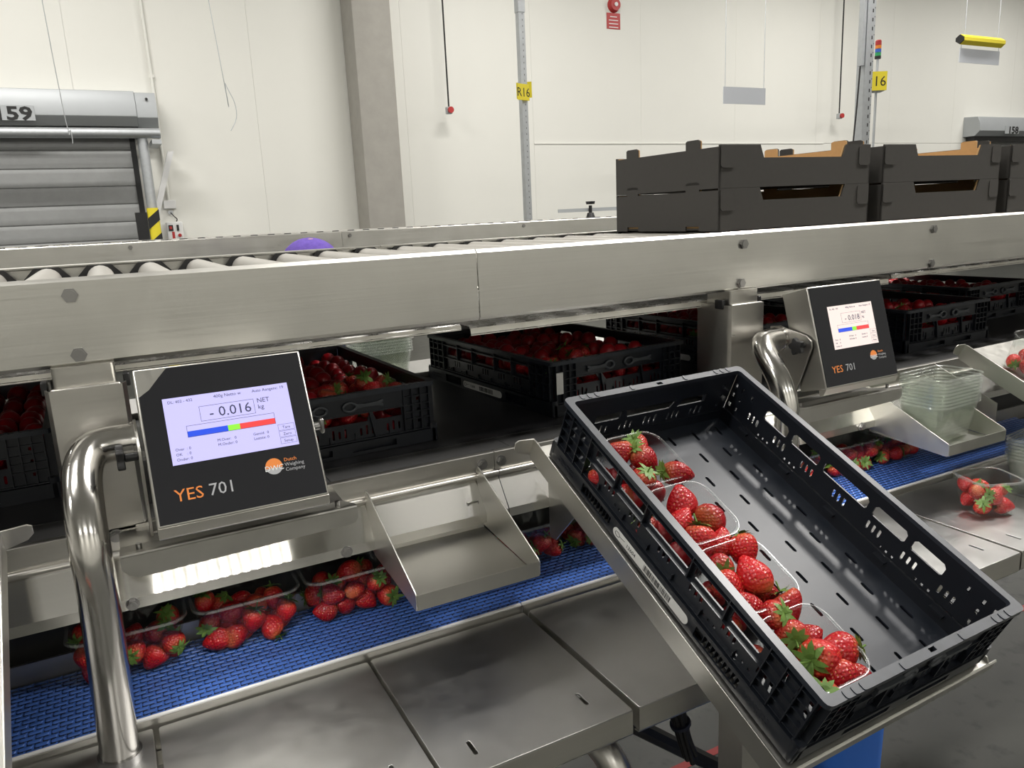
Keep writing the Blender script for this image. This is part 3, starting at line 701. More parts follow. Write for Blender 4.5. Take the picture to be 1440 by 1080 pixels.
for x in (-0.62, 0.60, 2.75):
    MB().tube(smooth_path([(x-0.02, 1.10, ZPL-0.10), (x-0.01, 0.95, ZPL-0.10), (x, 0.89, ZPL-0.115), (x+0.01, 0.868, ZPL-0.17), (x+0.012, 0.865, ZPL-0.3), (x+0.012, 0.865, FLOOR)], 5), 0.0245, 18).build('leg', M['steel'], tf)
MB().cyl((0.66, 1.03, -0.86), (1.22, 0.98, -1.32), 0.016, 8).build('brace', M['dark'], tf)
t = thing('cable_bundle', 'bundle of black cables hanging below the table edge', 'cable', (0.80, 0.93, -0.9))
for k in range(7):
    a = k*0.9; dx, dy = 0.011*math.cos(a), 0.011*math.sin(a)
    MB().tube(smooth_path([(0.775+dx*1.5, 0.95+dy, -0.79), (0.785+dx, 0.945+dy, -0.86), (0.797+dx*0.8, 0.94+dy*0.8, -0.92), (0.808+dx*0.9, 0.935+dy, -0.96-0.006*(k % 3))], 4), 0.0052, 8).build('cable', M['cable'], t)
MB().cyl((0.791, 0.942, -0.893), (0.793, 0.9415, -0.899), 0.019, 14).build('tie', M['blue_dark'], t)

# ---- folded steel shelves for empty punnets
def shelf(s, lab):
    xa, xb = 0.35+s*P, 0.568+s*P
    t = thing('punnet_shelf', lab, 'shelf', ((xa+xb)/2, 1.25, -0.58))
    side = [(1.256, -0.466), (1.250, -0.458), (1.242, -0.460), (1.030, -0.556), (1.026, -0.560), (1.026, -0.582), (1.030, -0.587), (1.252, -0.566), (1.252, -0.557), (1.236, -0.545), (1.2355, -0.535), (1.256, -0.486)]
    for x in (xa, xb-0.0022): MB().prism(side, x, x+0.0022, 'x').build('side_plate', M['sheet'], t, bev=0.0005)
    MB().strip([(1.236, -0.548), (1.234, -0.572), (1.033, -0.586), (1.028, -0.584), (1.028, -0.560)], 0.002, xa+0.0022, xb-0.0022).build('floor_plate', M['sheet'], t)
    MB().strip([(xb-0.032, -0.545), (xb-0.032, -0.519), (xb-0.012, -0.519), (xb-0.012, -0.545)], 0.0015, 1.232, 1.2375, 'y').build('slot_frame', M['bolt'], t)
shelf(0, 'empty folded steel shelf with triangular sides in the middle of the picture')
shelf(1, 'folded steel shelf with triangular sides holding nested empty punnets')

# ---- weighing displays on bent pipes
def terminal(s, BL, TL, Wd, weight, screencol, glow, lab):
    x0 = BL[0]
    t = thing('weighing_display', lab, 'scale', (x0-0.085, 1.115, ZPL))
    v = Vector((0, TL[1]-BL[1], TL[2]-BL[2])); Hh = v.length
    PM = plane(BL, (1, 0, 0), v)
    MB().box((0, 0, -0.070), (Wd, Hh, 0), PM).build('housing', M['sheet'], t, bev=0.0022)
    e = 0.0032
    MB().prism([(0, 0), (-0.0125, -0.010), (-0.0125, -0.020), (0, -0.020)], 0, Wd, 'x', PM @ Matrix(((1, 0, 0, 0), (0, 1, 0, 0), (0, 0, 1, 0), (0, 0, 0, 1)))).build('bottom_edge', M['apron'], t, bev=0.0008)
    cut = 0.040 if s == 0 else 0.0
    poly = [(e, e), (Wd-e, e), (Wd-e, Hh-e)]+([(e+cut, Hh-e), (e+cut*0.72, Hh-e-cut*0.30), (e+cut*0.35, Hh-e-cut*0.72), (e, Hh-e-cut*0.95)] if cut else [(e, Hh-e)])
    pn = MB().prism(poly, 0, 0.0014, 'z', PM).build('front_panel', M['panel'], t)
    def at(a, b): return (a*Wd, (1-b)*Hh)
    if s == 0: sx0, sx1, sy0, sy1 = 0.135, 0.878, 0.215, 0.640
    else: sx0, sx1, sy0, sy1 = 0.20, 0.80, 0.215, 0.640
    (ax, ay), (bx, by) = at(sx0, sy1), at(sx1, sy0)
    sm = emit('screen_glow', screencol, glow)
    sc = MB().box((ax, ay, 0.0014), (bx, by, 0.0022), PM).build('screen', sm, t)
    def S2(a, b): return (ax+a*(bx-ax), by-b*(by-ay))
    ink = emit('screen_ink', (0.05, 0.05, 0.10), 1.0)
    def wr(body, a, b, size, m=ink, align='LEFT', par=sc, xs=1.0, fn=S2, z=0.0024):
        vv, ff = text_mb(body, size, align, 0.0001); p = fn(a, b)
        MB().add(vv, ff, PM @ Matrix.Translation((p[0], p[1], z)) @ Matrix.Diagonal((xs, 1, 1, 1))).build('lettering', m, par, smooth=0)
    def bar(a0, b0, a1, b1, m, name='bar'):
        p, q = S2(a0, b1), S2(a1, b0)
        MB().box((p[0], p[1], 0.0021), (q[0], q[1], 0.0024), PM).build(name, m, sc, smooth=0)
    def frame(a0, b0, a1, b1, w=0.004):
        p, q = S2(a0, b1), S2(a1, b0); w = w*(bx-ax)*0.7; b = MB()
        b.box((p[0], p[1], 0.0021), (q[0], p[1]+w, 0.0024), PM); b.box((p[0], q[1]-w, 0.0021), (q[0], q[1], 0.0024), PM)
        b.box((p[0], p[1]+w, 0.0021), (p[0]+w, q[1]-w, 0.0024), PM); b.box((q[0]-w, p[1]+w, 0.0021), (q[0], q[1]-w, 0.0024), PM)
        b.build('outline', ink, sc, smooth=0)
    k = (bx-ax)/0.17
    wr('DL: 402 - 432', 0.035, 0.085, 0.0058*k); wr('400g Netto w', 0.39, 0.085, 0.0066*k); wr('Auto Aangenc: 19', 0.70, 0.085, 0.0062*k)
    frame(0.265, 0.185, 0.70, 0.415)
    wr('- '+weight, 0.335, 0.375, 0.0205*k)
    wr('NET', 0.725, 0.255, 0.0095*k); wr('kg', 0.725, 0.355, 0.0095*k)
    frame(0.145, 0.45, 0.845, 0.625)
    bar(0.147, 0.535, 0.46, 0.62, emit('screen_blue', (0.03, 0.09, 0.75), 1.0), 'blue_bar')
    bar(0.46, 0.535, 0.555, 0.62, emit('screen_green', (0.30, 0.85, 0.06), 1.0), 'green_bar')
    bar(0.555, 0.535, 0.843, 0.62, emit('screen_red', (0.85, 0.07, 0.07), 1.0), 'red_bar')
    for i, w in enumerate(('Over  : 0', 'OK    : 0', 'Onder: 0')): wr(w, 0.035, 0.80+0.075*i, 0.0055*k)
    for i, w in enumerate(('M.Over:   0', 'M.Onder: 0')): wr(w, 0.36, 0.755+0.07*i, 0.0055*k)
    for i, w in enumerate(('Gemid:  0', 'Laatste: 0')): wr(w, 0.645, 0.755+0.07*i, 0.0055*k)
    for i, w in enumerate(('Tare', 'Zero', 'Setup')):
        frame(0.855, 0.65+0.105*i, 0.99, 0.745+0.105*i, 0.003); wr(w, 0.922, 0.72+0.105*i, 0.0058*k, align='CENTER')
    kx = 1 if s == 0 else 0.88
    wr('YES', 0.115, 0.862, 0.024*kx, M['orange'], par=pn, fn=at, z=0.0015)
    wr('701', 0.305 if s == 0 else 0.295, 0.862, 0.024*kx, M['grey_print'], par=pn, fn=at, z=0.0015)
    c = at(0.70, 0.755); rr = 0.0118*kx
    up = [(c[0]+rr*math.cos(PI*i/14), c[1]+rr*math.sin(PI*i/14)) for i in range(15)]
    lo = [(c[0]+rr*math.cos(PI+PI*i/14), c[1]+rr*math.sin(PI+PI*i/14)) for i in range(15)]
    up = [(c[0]-rr*0.98, c[1]-rr*0.2)]+up[::-1]+[(c[0]+rr*0.98, c[1]-rr*0.2)]
    lo = [(p[0], p[1]) for p in lo if p[1] < c[1]-rr*0.2]
    lo = [(c[0]-rr*0.98, c[1]-rr*0.2)]+lo+[(c[0]+rr*0.98, c[1]-rr*0.2)]
    MB().prism(up, 0.0014, 0.0017, 'z', PM).build('emblem_top', M['orange'], pn, smooth=0)
    MB().prism(lo, 0.0014, 0.0017, 'z', PM).build('emblem_base', M['grey_print'], pn, smooth=0)
    wr('DWC', 0.70, 0.782, 0.0108*kx, M['white_print'], 'CENTER', pn, fn=at, z=0.0019)
    for i, (w, mm) in enumerate((('Dutch', 'orange'), ('Weighing', 'grey_print'), ('Company', 'grey_print'))):
        wr(w, 0.765, 0.735+0.032*i, 0.0072*kx, M[mm], par=pn, fn=at, z=0.0015)
    # bent pipe
    px = -0.067+s*P
    path = [(px-0.007, 1.113, ZPL), (px-0.004, 1.114, -0.64), (px, 1.116, -0.50), (px, 1.120, -0.42), (px, 1.142, -0.365), (px+0.003, 1.178, -0.325), (px+0.015, 1.203, -0.303), (px+0.036, 1.212, -0.297), (x0-0.012, 1.214, -0.297)]
    MB().tube(smooth_path(path, 8), 0.0256, 32).build('bent_pipe', M['pipe'], t, smooth=60)
    MB().cyl((px-0.007, 1.113, ZPL), (px-0.0065, 1.113, ZPL+0.014), 0.029, 32).build('pipe_collar', M['bolt'], t)
    MB().cyl((x0-0.013, 1.214, -0.297), (x0-0.0085, 1.214, -0.297), 0.0285, 28).build('pipe_flange', M['pipe'], t)
    yo = [(1.242, -0.272), (1.215, -0.268), (1.142, -0.282), (1.128, -0.292), (1.126, -0.306), (BL[1]+0.075, BL[2]-0.022), (BL[1]+0.088, -0.4285), (1.236, -0.4285), (1.244, -0.40)]
    MB().prism(yo, x0-0.0085, x0-0.0045, 'x').build('yoke_plate', M['steel'], t, bev=0.0006)
    MB().strip([(x0-0.0045, -0.4255), (x0+Wd+0.006, -0.4255), (x0+Wd+0.006, -0.30)], 0.003, 1.165, 1.205, 'y').build('yoke_bar', M['steel'], t)
    ky, kz = 1.146, -0.303
    kn = MB(); kn.cyl((x0-0.0085, ky, kz), (x0-0.026, ky, kz), 0.006, 12)
    st = []
    for i in range(20):
        a = 2*PI*i/20; r = 0.0165+0.0035*math.cos(5*a); st.append((ky+r*math.cos(a), kz+r*math.sin(a)))
    kn.prism(st, x0-0.036, x0-0.026, 'x')
    kn.build('star_knob', M['dark'], t, bev=0.0015)
    MB().cyl((x0-0.004, ky, kz), (x0+0.001, ky, kz), 0.008, 6).build('nut', M['bolt'], t)
    MB().cyl((x0+Wd+0.001, ky, kz), (x0+Wd+0.012, ky, kz), 0.0065, 12).build('side_bolt', M['bolt'], t)
    MB().box((x0+Wd+0.012, ky-0.006, kz-0.012), (x0+Wd+0.019, ky+0.006, kz+0.012)).build('wing_nut', M['bolt'], t, bev=0.003)
    return t
terminal(0, (0.0167, 1.073, -0.388), (0.0167, 1.179, -0.189), 0.2305, '0.016', (0.60, 0.57, 0.98), 0.95, 'weighing display reading -0.016 on a bent pipe, front left')
terminal(1, (1.307, 1.091, -0.391), (1.307, 1.152, -0.181), 0.2305, '0.018', (0.93, 0.80, 0.74), 0.95, 'weighing display reading -0.018 behind the tilted crate on the right')

# ================================================================ CRATES
def crate_meshes():
    C = {}
    b = MB()                                                          # slotted floor and base band
    holes = []
    for i in range(6):
        for j in range(10):
            x = -0.148+i*0.0575+(0.014 if j % 2 else -0.012); y = -0.252+j*0.056
            holes.append(rrect(x-0.0032, y-0.0125, x+0.0032, y+0.0125, 0.003, 2))
    b.sheet(rrect(-0.187, -0.287, 0.187, 0.287), holes, 0.003, Matrix.Translation((0, 0, 0.0085)))
    C['floor'] = b.mesh('floor', M['crate_in'], 30)
    b = MB()
    for sx in (-1, 1):                                                # long sides of the base band, with open recesses
        PMx = plane((sx*0.1985, 0, 0), (0, -sx*-1 if False else 1, 0), (0, 0, 1))
        hs = [rrect(0.112, 0.006, 0.195, 0.026, 0.002, 2), rrect(-0.195, 0.006, -0.104, 0.026, 0.002, 2)]
        b.sheet(rrect(-0.298, 0.0, 0.298, 0.0325), hs, 0.003, PMx)
        b.box((sx*0.184-0.0015, -0.287, 0.0), (sx*0.184+0.0015, 0.287, 0.036))
        b.box((min(sx*0.184, sx*0.1985), -0.297, 0.030), (max(sx*0.184, sx*0.1985), 0.297, 0.0325))
        for k in range(9):
            for y0 in (0.12, -0.187): b.box((min(sx*0.185, sx*0.195), y0+k*0.0085, 0.004), (max(sx*0.185, sx*0.195), y0+k*0.0085+0.0015, 0.028))
        for k in range(5):
            y = -0.22+k*0.11; b.box((min(sx*0.176, sx*0.184), y-0.012, 0.0255), (max(sx*0.176, sx*0.184), y+0.012, 0.030))
    for sy in (-1, 1):
        PMy = plane((0, sy*0.2985, 0), (1, 0, 0), (0, 0, 1))
        b.sheet(rrect(-0.198, 0.0, 0.198, 0.026), [rrect(-0.11, 0.007, -0.02, 0.019), rrect(0.02, 0.007, 0.11, 0.019)], 0.003, PMy)
        b.box((-0.187, sy*0.286-0.0015, 0), (0.187, sy*0.286+0.0015, 0.030))
        b.box((-0.198, min(sy*0.286, sy*0.2985), 0.023), (0.198, max(sy*0.286, sy*0.2985), 0.026))
    for sx in (-1, 1):
        for sy in (-1, 1):
            x0, x1 = sorted((sx*0.168, sx*0.2)); y0, y1 = sorted((sy*0.268, sy*0.3))
            b.prism(rrect(min(sx*0.183, sx*0.2), min(sy*0.283, sy*0.3), max(sx*0.183, sx*0.2), max(sy*0.283, sy*0.3), 0.005, 2), 0, 0.036, 'z')
    C['base'] = b.mesh('base', M['crate'], 30)
    b = MB()                                                          # long wall (local: x outward)
    hs = []
    for v0, v1 in ((0.11, 0.168), (0.18, 0.245), (0.257, 0.353), (0.365, 0.43), (0.442, 0.50)):
        y0, y1 = 0.305-v1, 0.305-v0; c = 0.009
        hs.append([(y0+0.003, 0.077), (y1-0.003, 0.077), (y1, 0.080), (y1, 0.098-c*0.6), (y1-c*0.6, 0.098), (y0+c*0.6, 0.098), (y0, 0.098-c*0.6), (y0, 0.080)])
    for cy in (-0.215, -0.145, -0.075, 0.0, 0.075, 0.145, 0.215):
        for k in (-1, 0, 1): hs.append(rrect(cy+k*0.0115-0.0026, 0.050, cy+k*0.0115+0.0026, 0.0655, 0.0024, 2))
    for cy in (0.235, 0.26, 0.278, -0.235, -0.26, -0.278):
        for cz in (0.05, 0.072, 0.092): hs.append(rrect(cy-0.003, cz-0.0055, cy+0.003, cz+0.0055, 0.0026, 2)) if abs(cy) != 0.235 or cz > 0.08 else None
    hs = [h for h in hs if h]
    for cy in (-0.18, -0.11, 0.11, 0.18):
        for k in (-1, 0, 1): hs.append(rrect(cy+k*0.012-0.0022, 0.0395, cy+k*0.012+0.0022, 0.0435))
    b.sheet(rrect(-0.2865, 0.036, 0.2865, 0.116), hs, 0.0028, plane((0.1885, 0, 0), (0, 1, 0), (0, 0, 1)))
    for y in (-0.286, -0.262, -0.236, -0.208, 0.208, 0.236, 0.262, 0.286): b.box((0.189, y-0.001, 0.034), (0.1985, y+0.001, 0.116))
    for y in (-0.131, -0.054, 0.054, 0.131): b.box((0.189, y-0.001, 0.068), (0.1975, y+0.001, 0.116))
    for y in (-0.165, -0.095, -0.03, 0.03, 0.095, 0.165): b.box((0.189, y-0.0008, 0.036), (0.195, y+0.0008, 0.047))
    for z, d in ((0.1045, 0.1975), (0.0705, 0.1975), (0.036, 0.1965)): b.box((0.189, -0.287, z-0.0009), (d, 0.287, z+0.0009))
    for z in (0.053, 0.088):
        for s in (-1, 1): b.box((0.189, min(s*0.208, s*0.287), z-0.0009), (0.1975, max(s*0.208, s*0.287), z+0.0009))
    C['side'] = b.mesh('side_wall', M['crate'], 30)
    b = MB()                                                          # short wall (local: y outward)
    hs = [[(-0.128, 0.062), (-0.075, 0.062), (-0.069, 0.078), (-0.128, 0.078)], [(-0.057, 0.062), (0.040, 0.062), (0.052, 0.078), (-0.063, 0.078)], [(0.058, 0.062), (0.125, 0.062), (0.125, 0.078), (0.070, 0.078)]]
    for cx in (-0.11, -0.055, 0.0, 0.055, 0.11):
        for k in (-1, 0, 1): hs.append(rrect(cx+k*0.012-0.0022, 0.035, cx+k*0.012+0.0022, 0.050+0.004*((k+int(cx*100)) % 2), 0.002, 2))
    for cx in (-0.165, 0.165):
        for cz in (0.045, 0.068, 0.09): hs.append(rrect(cx-0.003, cz-0.003, cx+0.003, cz+0.003))
    b.sheet(rrect(-0.1865, 0.028, 0.1865, 0.116), hs, 0.0028, plane((0, 0.2885, 0), (1, 0, 0), (0, 0, 1)))
    for x in (-0.186, -0.168, -0.15, -0.132, 0.132, 0.15, 0.168, 0.186): b.box((x-0.001, 0.289, 0.028), (x+0.001, 0.2985, 0.116))
    for x in (-0.066, 0.054): b.prism([(x-0.006, 0.028), (x-0.003, 0.028), (x+0.006, 0.0795), (x+0.003, 0.0795)], 0.289, 0.2965, 'y')
    for x in (-0.10, -0.03, 0.02, 0.10): b.box((x-0.0008, 0.289, 0.028), (x+0.0008, 0.294, 0.042))
    for z in (0.081, 0.0285): b.box((-0.187, 0.289, z-0.0009), (0.187, 0.298, z+0.0009))
    for z in (0.052, 0.0665, 0.098):
        for s in (-1, 1): b.box((min(s*0.132, s*0.187), 0.289, z-0.0009), (max(s*0.132, s*0.187), 0.298, z+0.0009))
    b.sheet([(-0.131, 0.0815), (0.131, 0.0815), (0.131, 0.116), (-0.131, 0.116)], [], 0.002, plane((0, 0.294, 0), (1, 0, 0), (0, 0, 1)))
    C['end'] = b.mesh('end_wall', M['crate'], 30)
    b = MB()
    b.sheet(rrect(-0.2, -0.3, 0.2, 0.3, 0.009, 3), [rrect(-0.1875, -0.2865, 0.1875, 0.2865, 0.006, 2), rrect(-0.006, 0.2895, 0.006, 0.2955), rrect(-0.006, -0.2955, 0.006, -0.2895)], 0.0085, Matrix.Translation((0, 0, 0.1182)))
    for sy in (-1, 1):
        for x in (-0.165, -0.15, -0.135, -0.06, 0.06, 0.135, 0.15, 0.165): b.prism(rrect(x-0.004, min(sy*0.2885, sy*0.3), x+0.004, max(sy*0.2885, sy*0.3), 0.003, 2), 0.1222, 0.1236, 'z')
    C['rim'] = b.mesh('rim', M['crate_rim'], 30)
    b = MB()                                                          # grey latch: ring and notched arm
    ring = [(0.013*math.cos(2*PI*i/20), 0, 0.0085*math.sin(2*PI*i/20)) for i in range(20)]
    b.tube(ring+[ring[0]], 0.0030, 8)
    b.prism([(0.012, -0.005), (0.028, -0.0028), (0.055, -0.004), (0.066, -0.007), (0.066, -0.002), (0.061, 0), (0.066, 0.002), (0.066, 0.007), (0.055, 0.004), (0.028, 0.0028), (0.012, 0.005)], -0.002, 0.003, 'y')
    C['latch'] = b.mesh('latch', M['latch'], 40)
    lb = MB(); lb.prism(rrect(-0.094, -0.0085, 0.094, 0.0085, 0.0085, 5), 0, 0.0006, 'z'); C['label'] = lb.mesh('label', M['paper'], 0)
    tx = MB(); v, f = text_mb('13604', 0.0098, 'LEFT', 0.0001); tx.add(v, f, Matrix.Translation((-0.058, -0.0035, 0.0007)))
    x = -0.012; rr = random.Random(3); C['digits'] = tx.mesh('printed_number', M['ink'], 0); tx = MB()
    while x < 0.052:
        w = rr.choice((0.0006, 0.0011, 0.0017)); tx.box((x, -0.0055, 0.0006), (x+w, 0.0055, 0.0008)); x += w+rr.choice((0.0006, 0.001, 0.0014))
    a = [(-0.082+0.006*math.cos(PI*i/6), 0.004*math.sin(PI*i/6), 0.0008) for i in range(13)]
    tx.tube(a, 0.0004, 5); tx.tube([(-0.077, 0, 0.0008), (-0.063, 0.002, 0.0008)], 0.0004, 5)
    C['print'] = tx.mesh('barcode', M['ink'], 0)
    em = MB()                                                         # raised lettering zone of the base band (relief only)
    for r in range(2):
        for k in range(9): em.box((0.004*k*1.35, r*0.0075, 0), (0.004*k*1.35+0.003, r*0.0075+0.004, 0.0006))
    C['relief'] = em.mesh('relief', M['crate'], 0)
    return C
CM = crate_meshes()
def make_crate(lab, sticker=False):
    t = thing('plastic_crate', lab, 'crate', (0, 0, 0), 'black folding crates')
    put('floor', CM['floor'], t); bs = put('base', CM['base'], t)
    for a in (0, PI):
        put('side_wall', CM['side'], t, rot=(0, 0, a)); w = put('end_wall', CM['end'], t, rot=(0, 0, a))
        put('latch', CM['latch'], w, (-0.022, 0.2985, 0.0965), (0, PI, 0)); put('latch', CM['latch'], w, (0.036, 0.2985, 0.0965), (0, 0, 0))
    put('rim', CM['rim'], t)
    lb = put('label', CM['label'], t); lb.matrix_local = plane((-0.2001, 0.005, 0.0145), (0, -1, 0), (0, 0, 1)); lb['label'] = 'white barcode label reading 13604'
    put('barcode', CM['print'], lb)['kind'] = 'stuff'; put('printed_number', CM['digits'], lb)
    for y in (-0.205, 0.27):
        r = put('relief', CM['relief'], bs); r.matrix_local = plane((-0.2, y, 0.010), (0, -1, 0), (0, 0, 1))
    if sticker:
        MB().box((-0.188, -0.3006, 0.05), (-0.170, -0.2996, 0.098)).build('sticker', M['paper'], t, local=True, label='torn white paper sticker on the corner')
    return t
CR = Matrix(((0.99973679, -0.02200307, 0.00649707), (0.02263177, 0.89940191, -0.43653638), (0.00376166, 0.43656852, 0.89966314)))
CO = Vector((0.64690197, 1.06690871, -0.30429251))+CR @ Vector((0.2, -0.3, -0.1224))
CT = Matrix.Translation(CO) @ CR.to_4x4()
tc = make_crate('empty-sided black crate tilted towards the packer on a steel stand, strawberries along its left wall')
tc.location = CO; tc.rotation_euler = CR.to_euler()
def belt_crate(x, y, yawd, lab, sticker=False):
    t = make_crate(lab, sticker); t.rotation_euler = (0, 0, math.radians(yawd))
    o = Matrix.Rotation(math.radians(yawd), 3, 'Z') @ Vector((0.2, 0.3, 0))
    t.location = (x+o.x, y+o.y, ZB2+0.0005)
    return t
BC = [belt_crate(0.157, 1.395, 2.4, 'black crate of strawberries behind the left weighing display'),
      belt_crate(0.828, 1.41, 5.0, 'black crate of strawberries with a torn white sticker on its corner', True),
      belt_crate(1.47, 1.475, 5.0, 'black crate of strawberries behind the right conveyor post'),
      belt_crate(1.992, 1.395, 1.0, 'black crate of strawberries right of the right weighing display'),
      belt_crate(-0.515, 1.48, 1.0, 'black crate of strawberries at the left picture edge behind the pipe'),
      belt_crate(2.60, 1.60, 3.0, 'black crate in the dark at the far right of the crate belt')]
# ---- stands
def stand_parts(t, MT):
    """sheet metal cradle in crate coordinates (crate bottom at z=0)"""
    def bld(mb, n, m=M['sheet'], bev=0.0006):
        o = mb.build(n, m, bev=bev); o.parent = t; o.matrix_parent_inverse = Matrix.Translation(t.location).inverted(); o.matrix_basis = MT; return o
    bld(MB().box((-0.213, -0.306, -0.0065), (0.213, 0.325, -0.0035)), 'cradle_floor')
    for sx in (-1, 1):
        b = MB(); x = sx*0.213
        b.prism([(-0.306, -0.032), (0.325, -0.032), (0.333, -0.026), (0.333, 0.010), (0.325, 0.012), (-0.300, 0.004), (-0.306, -0.003)], min(x, x+sx*0.0025), max(x, x+sx*0.0025), 'x'); bld(b, 'side_lip')
        b = MB(); b.prism([(sx*0.213, -0.026), (sx*0.213, 0.011), (sx*0.246, 0.014), (sx*0.252, 0.010), (sx*0.252, -0.004), (sx*0.244, -0.014)], 0.3315, 0.334, 'y'); bld(b, 'hook_flange')
    bld(MB().strip([(-0.306, -0.004), (-0.3085, -0.006), (-0.3085, -0.026)], 0.0025, -0.205, 0.235), 'front_lip')
t = thing('crate_stand', 'folded steel stand cradling the tilted black crate', 'stand', (0.86, 0.75, FLOOR))
stand_parts(t, CT)
MB().box((0.735, 0.735, FLOOR), (0.785, 0.785, -0.665)).build('leg', M['steel'], t)
MB().box((0.66, 0.68, FLOOR), (0.86, 0.84, FLOOR+0.03)).build('foot_plate', M['steel'], t)
MB().prism([(1.22, -0.49), (1.145, -0.478), (1.10, -0.52), (1.20, -0.62), (1.22, -0.62)], 0.70, 0.703, 'x').build('gusset', M['sheet'], t)
CT2 = Matrix.Translation((P+0.005, 0.04, 0.01)) @ CT
t = thing('crate_stand', 'folded steel stand at the right picture edge with a filled punnet on it', 'stand', (0.86+P, 0.75, FLOOR))
stand_parts(t, CT2)
MB().box((0.735+P, 0.775, FLOOR), (0.785+P, 0.825, -0.655)).build('leg', M['steel'], t)
b = MB(); b.sheet([(1.255, -0.44), (1.085, -0.515), (1.085, -0.592), (1.10, -0.60), (1.255, -0.575)], [[(1.172+0.032*math.cos(2*PI*i/20), -0.535+0.027*math.sin(2*PI*i/20)) for i in range(20)]], 0.003, plane((1.915, 0, 0), (0, 1, 0), (0, 0, 1)))
b.build('pierced_plate', M['sheet'], t)
CT0 = Matrix.Translation((-1.232, 0.04, 0.0)) @ CT
t = thing('crate_stand', 'folded steel stand at the left picture edge, only its lip in view', 'stand', (-0.3, 0.75, FLOOR))
stand_parts(t, CT0)
MB().box((-0.54, 0.735, FLOOR), (-0.49, 0.785, -0.68)).build('leg', M['steel'], t)

# ================================================================ PUNNETS
def punnet_mesh(L, Wd, H, bl=0.84, bw=0.80, rib=0.0011, wall=None, rim=None, name='punnet'):
    def ring(l, w, r, n=10, rb=0.0, z=0.0):
        out = []
        pts = []
        hl, hw = l/2, w/2
        for cx, cy, a in ((hl-r, -hw+r, -PI/2), (hl-r, hw-r, 0), (-hl+r, hw-r, PI/2), (-hl+r, -hw+r, PI)):
            pts += [(cx+r*math.cos(a+PI/2*i/n), cy+r*math.sin(a+PI/2*i/n)) for i in range(n+1)]
        res = []
        for i in range(len(pts)):
            p, q = pts[i], pts[(i+1) % len(pts)]
            d = math.hypot(q[0]-p[0], q[1]-p[1]); k = max(1, int(d/0.0055))
            for j in range(k): res.append((p[0]+(q[0]-p[0])*j/k, p[1]+(q[1]-p[1])*j/k))
        return [Vector((x, y, z)) for x, y in res]
    # resample every ring to the same count by angle-free parameter
    def resample(r, n=96):
        tot = [0]
        for i in range(len(r)): tot.append(tot[-1]+(r[(i+1) % len(r)]-r[i]).length)
        out = []; k = 0
        for i in range(n):
            s = tot[-1]*i/n
            while tot[k+1] < s: k += 1
            f = (s-tot[k])/max(1e-9, tot[k+1]-tot[k]); out.append(r[k].lerp(r[(k+1) % len(r)], f))
        return out
    lv = [(0.0, bl*0.97, bw*0.97, 0.016, 0), (0.004, bl, bw, 0.018, 0.3), (0.012, bl+0.015, bw+0.02, 0.020, 1), (H*0.68, 0.955, 0.945, 0.024, 1), (H*0.74, 0.975, 0.968, 0.025, 0), (H, 1.0, 1.0, 0.026, 0)]
    b = MB(); rings = []
    for z, fl, fw_, r, rb in lv:
        q = resample(ring(L*fl-0.012, Wd*fw_-0.012, r, z=z))
        if rb:
            for i, p in enumerate(q):
                if i % 6 in (0, 1): c = Vector((p.x, p.y, 0)).normalized(); q[i] = p-c*rib*rb
        rings.append(q)
    n = 96; v = []; f = []
    for q in rings: v += q
    for k in range(len(rings)-1): f += [(k*n+i, k*n+(i+1) % n, (k+1)*n+(i+1) % n, (k+1)*n+i) for i in range(n)]
    f.append(tuple(range(n-1, -1, -1)))
    b.add(v, f)
    # openings are not cut; the base carries two raised ribs
    body = b.mesh(name+'_body', wall or M['pet'], 40)
    b = MB(); qs = [resample(ring(L-0.012+d, Wd-0.012+d, 0.026+d/2, z=z)) for d, z in ((0, H-0.0005), (0.003, H+0.0012), (0.010, H+0.0008), (0.012, H-0.0035))]
    v = []; f = []
    for q in qs: v += q
    for k in range(3): f += [(k*n+i, k*n+(i+1) % n, (k+1)*n+(i+1) % n, (k+1)*n+i) for i in range(n)]
    b.add(v, f); r_ = b.mesh(name+'_rim', rim or M['pet_rim'], 60)
    return body, r_
PB = punnet_mesh(0.184, 0.118, 0.088)
PS = punnet_mesh(0.121, 0.119, 0.086, rim=M['pet_rim_thin'])
PL = punnet_mesh(0.121, 0.119, 0.086)
PE = punnet_mesh(0.184, 0.125, 0.088, wall=M['pet_stack'], rim=M['pet_stack_rim'])
def punnet(me, loc, rz, lab, group=None, name='punnet', mtx=None):
    t = thing(name, lab, 'punnet', loc or (0, 0, 0), group)
    if mtx is not None: t.matrix_world = mtx; t.location = mtx.to_translation(); t.rotation_euler = mtx.to_euler()
    else: t.rotation_euler = (0, 0, rz)
    put('body', me[0], t); put('rim', me[1], t)
    return t

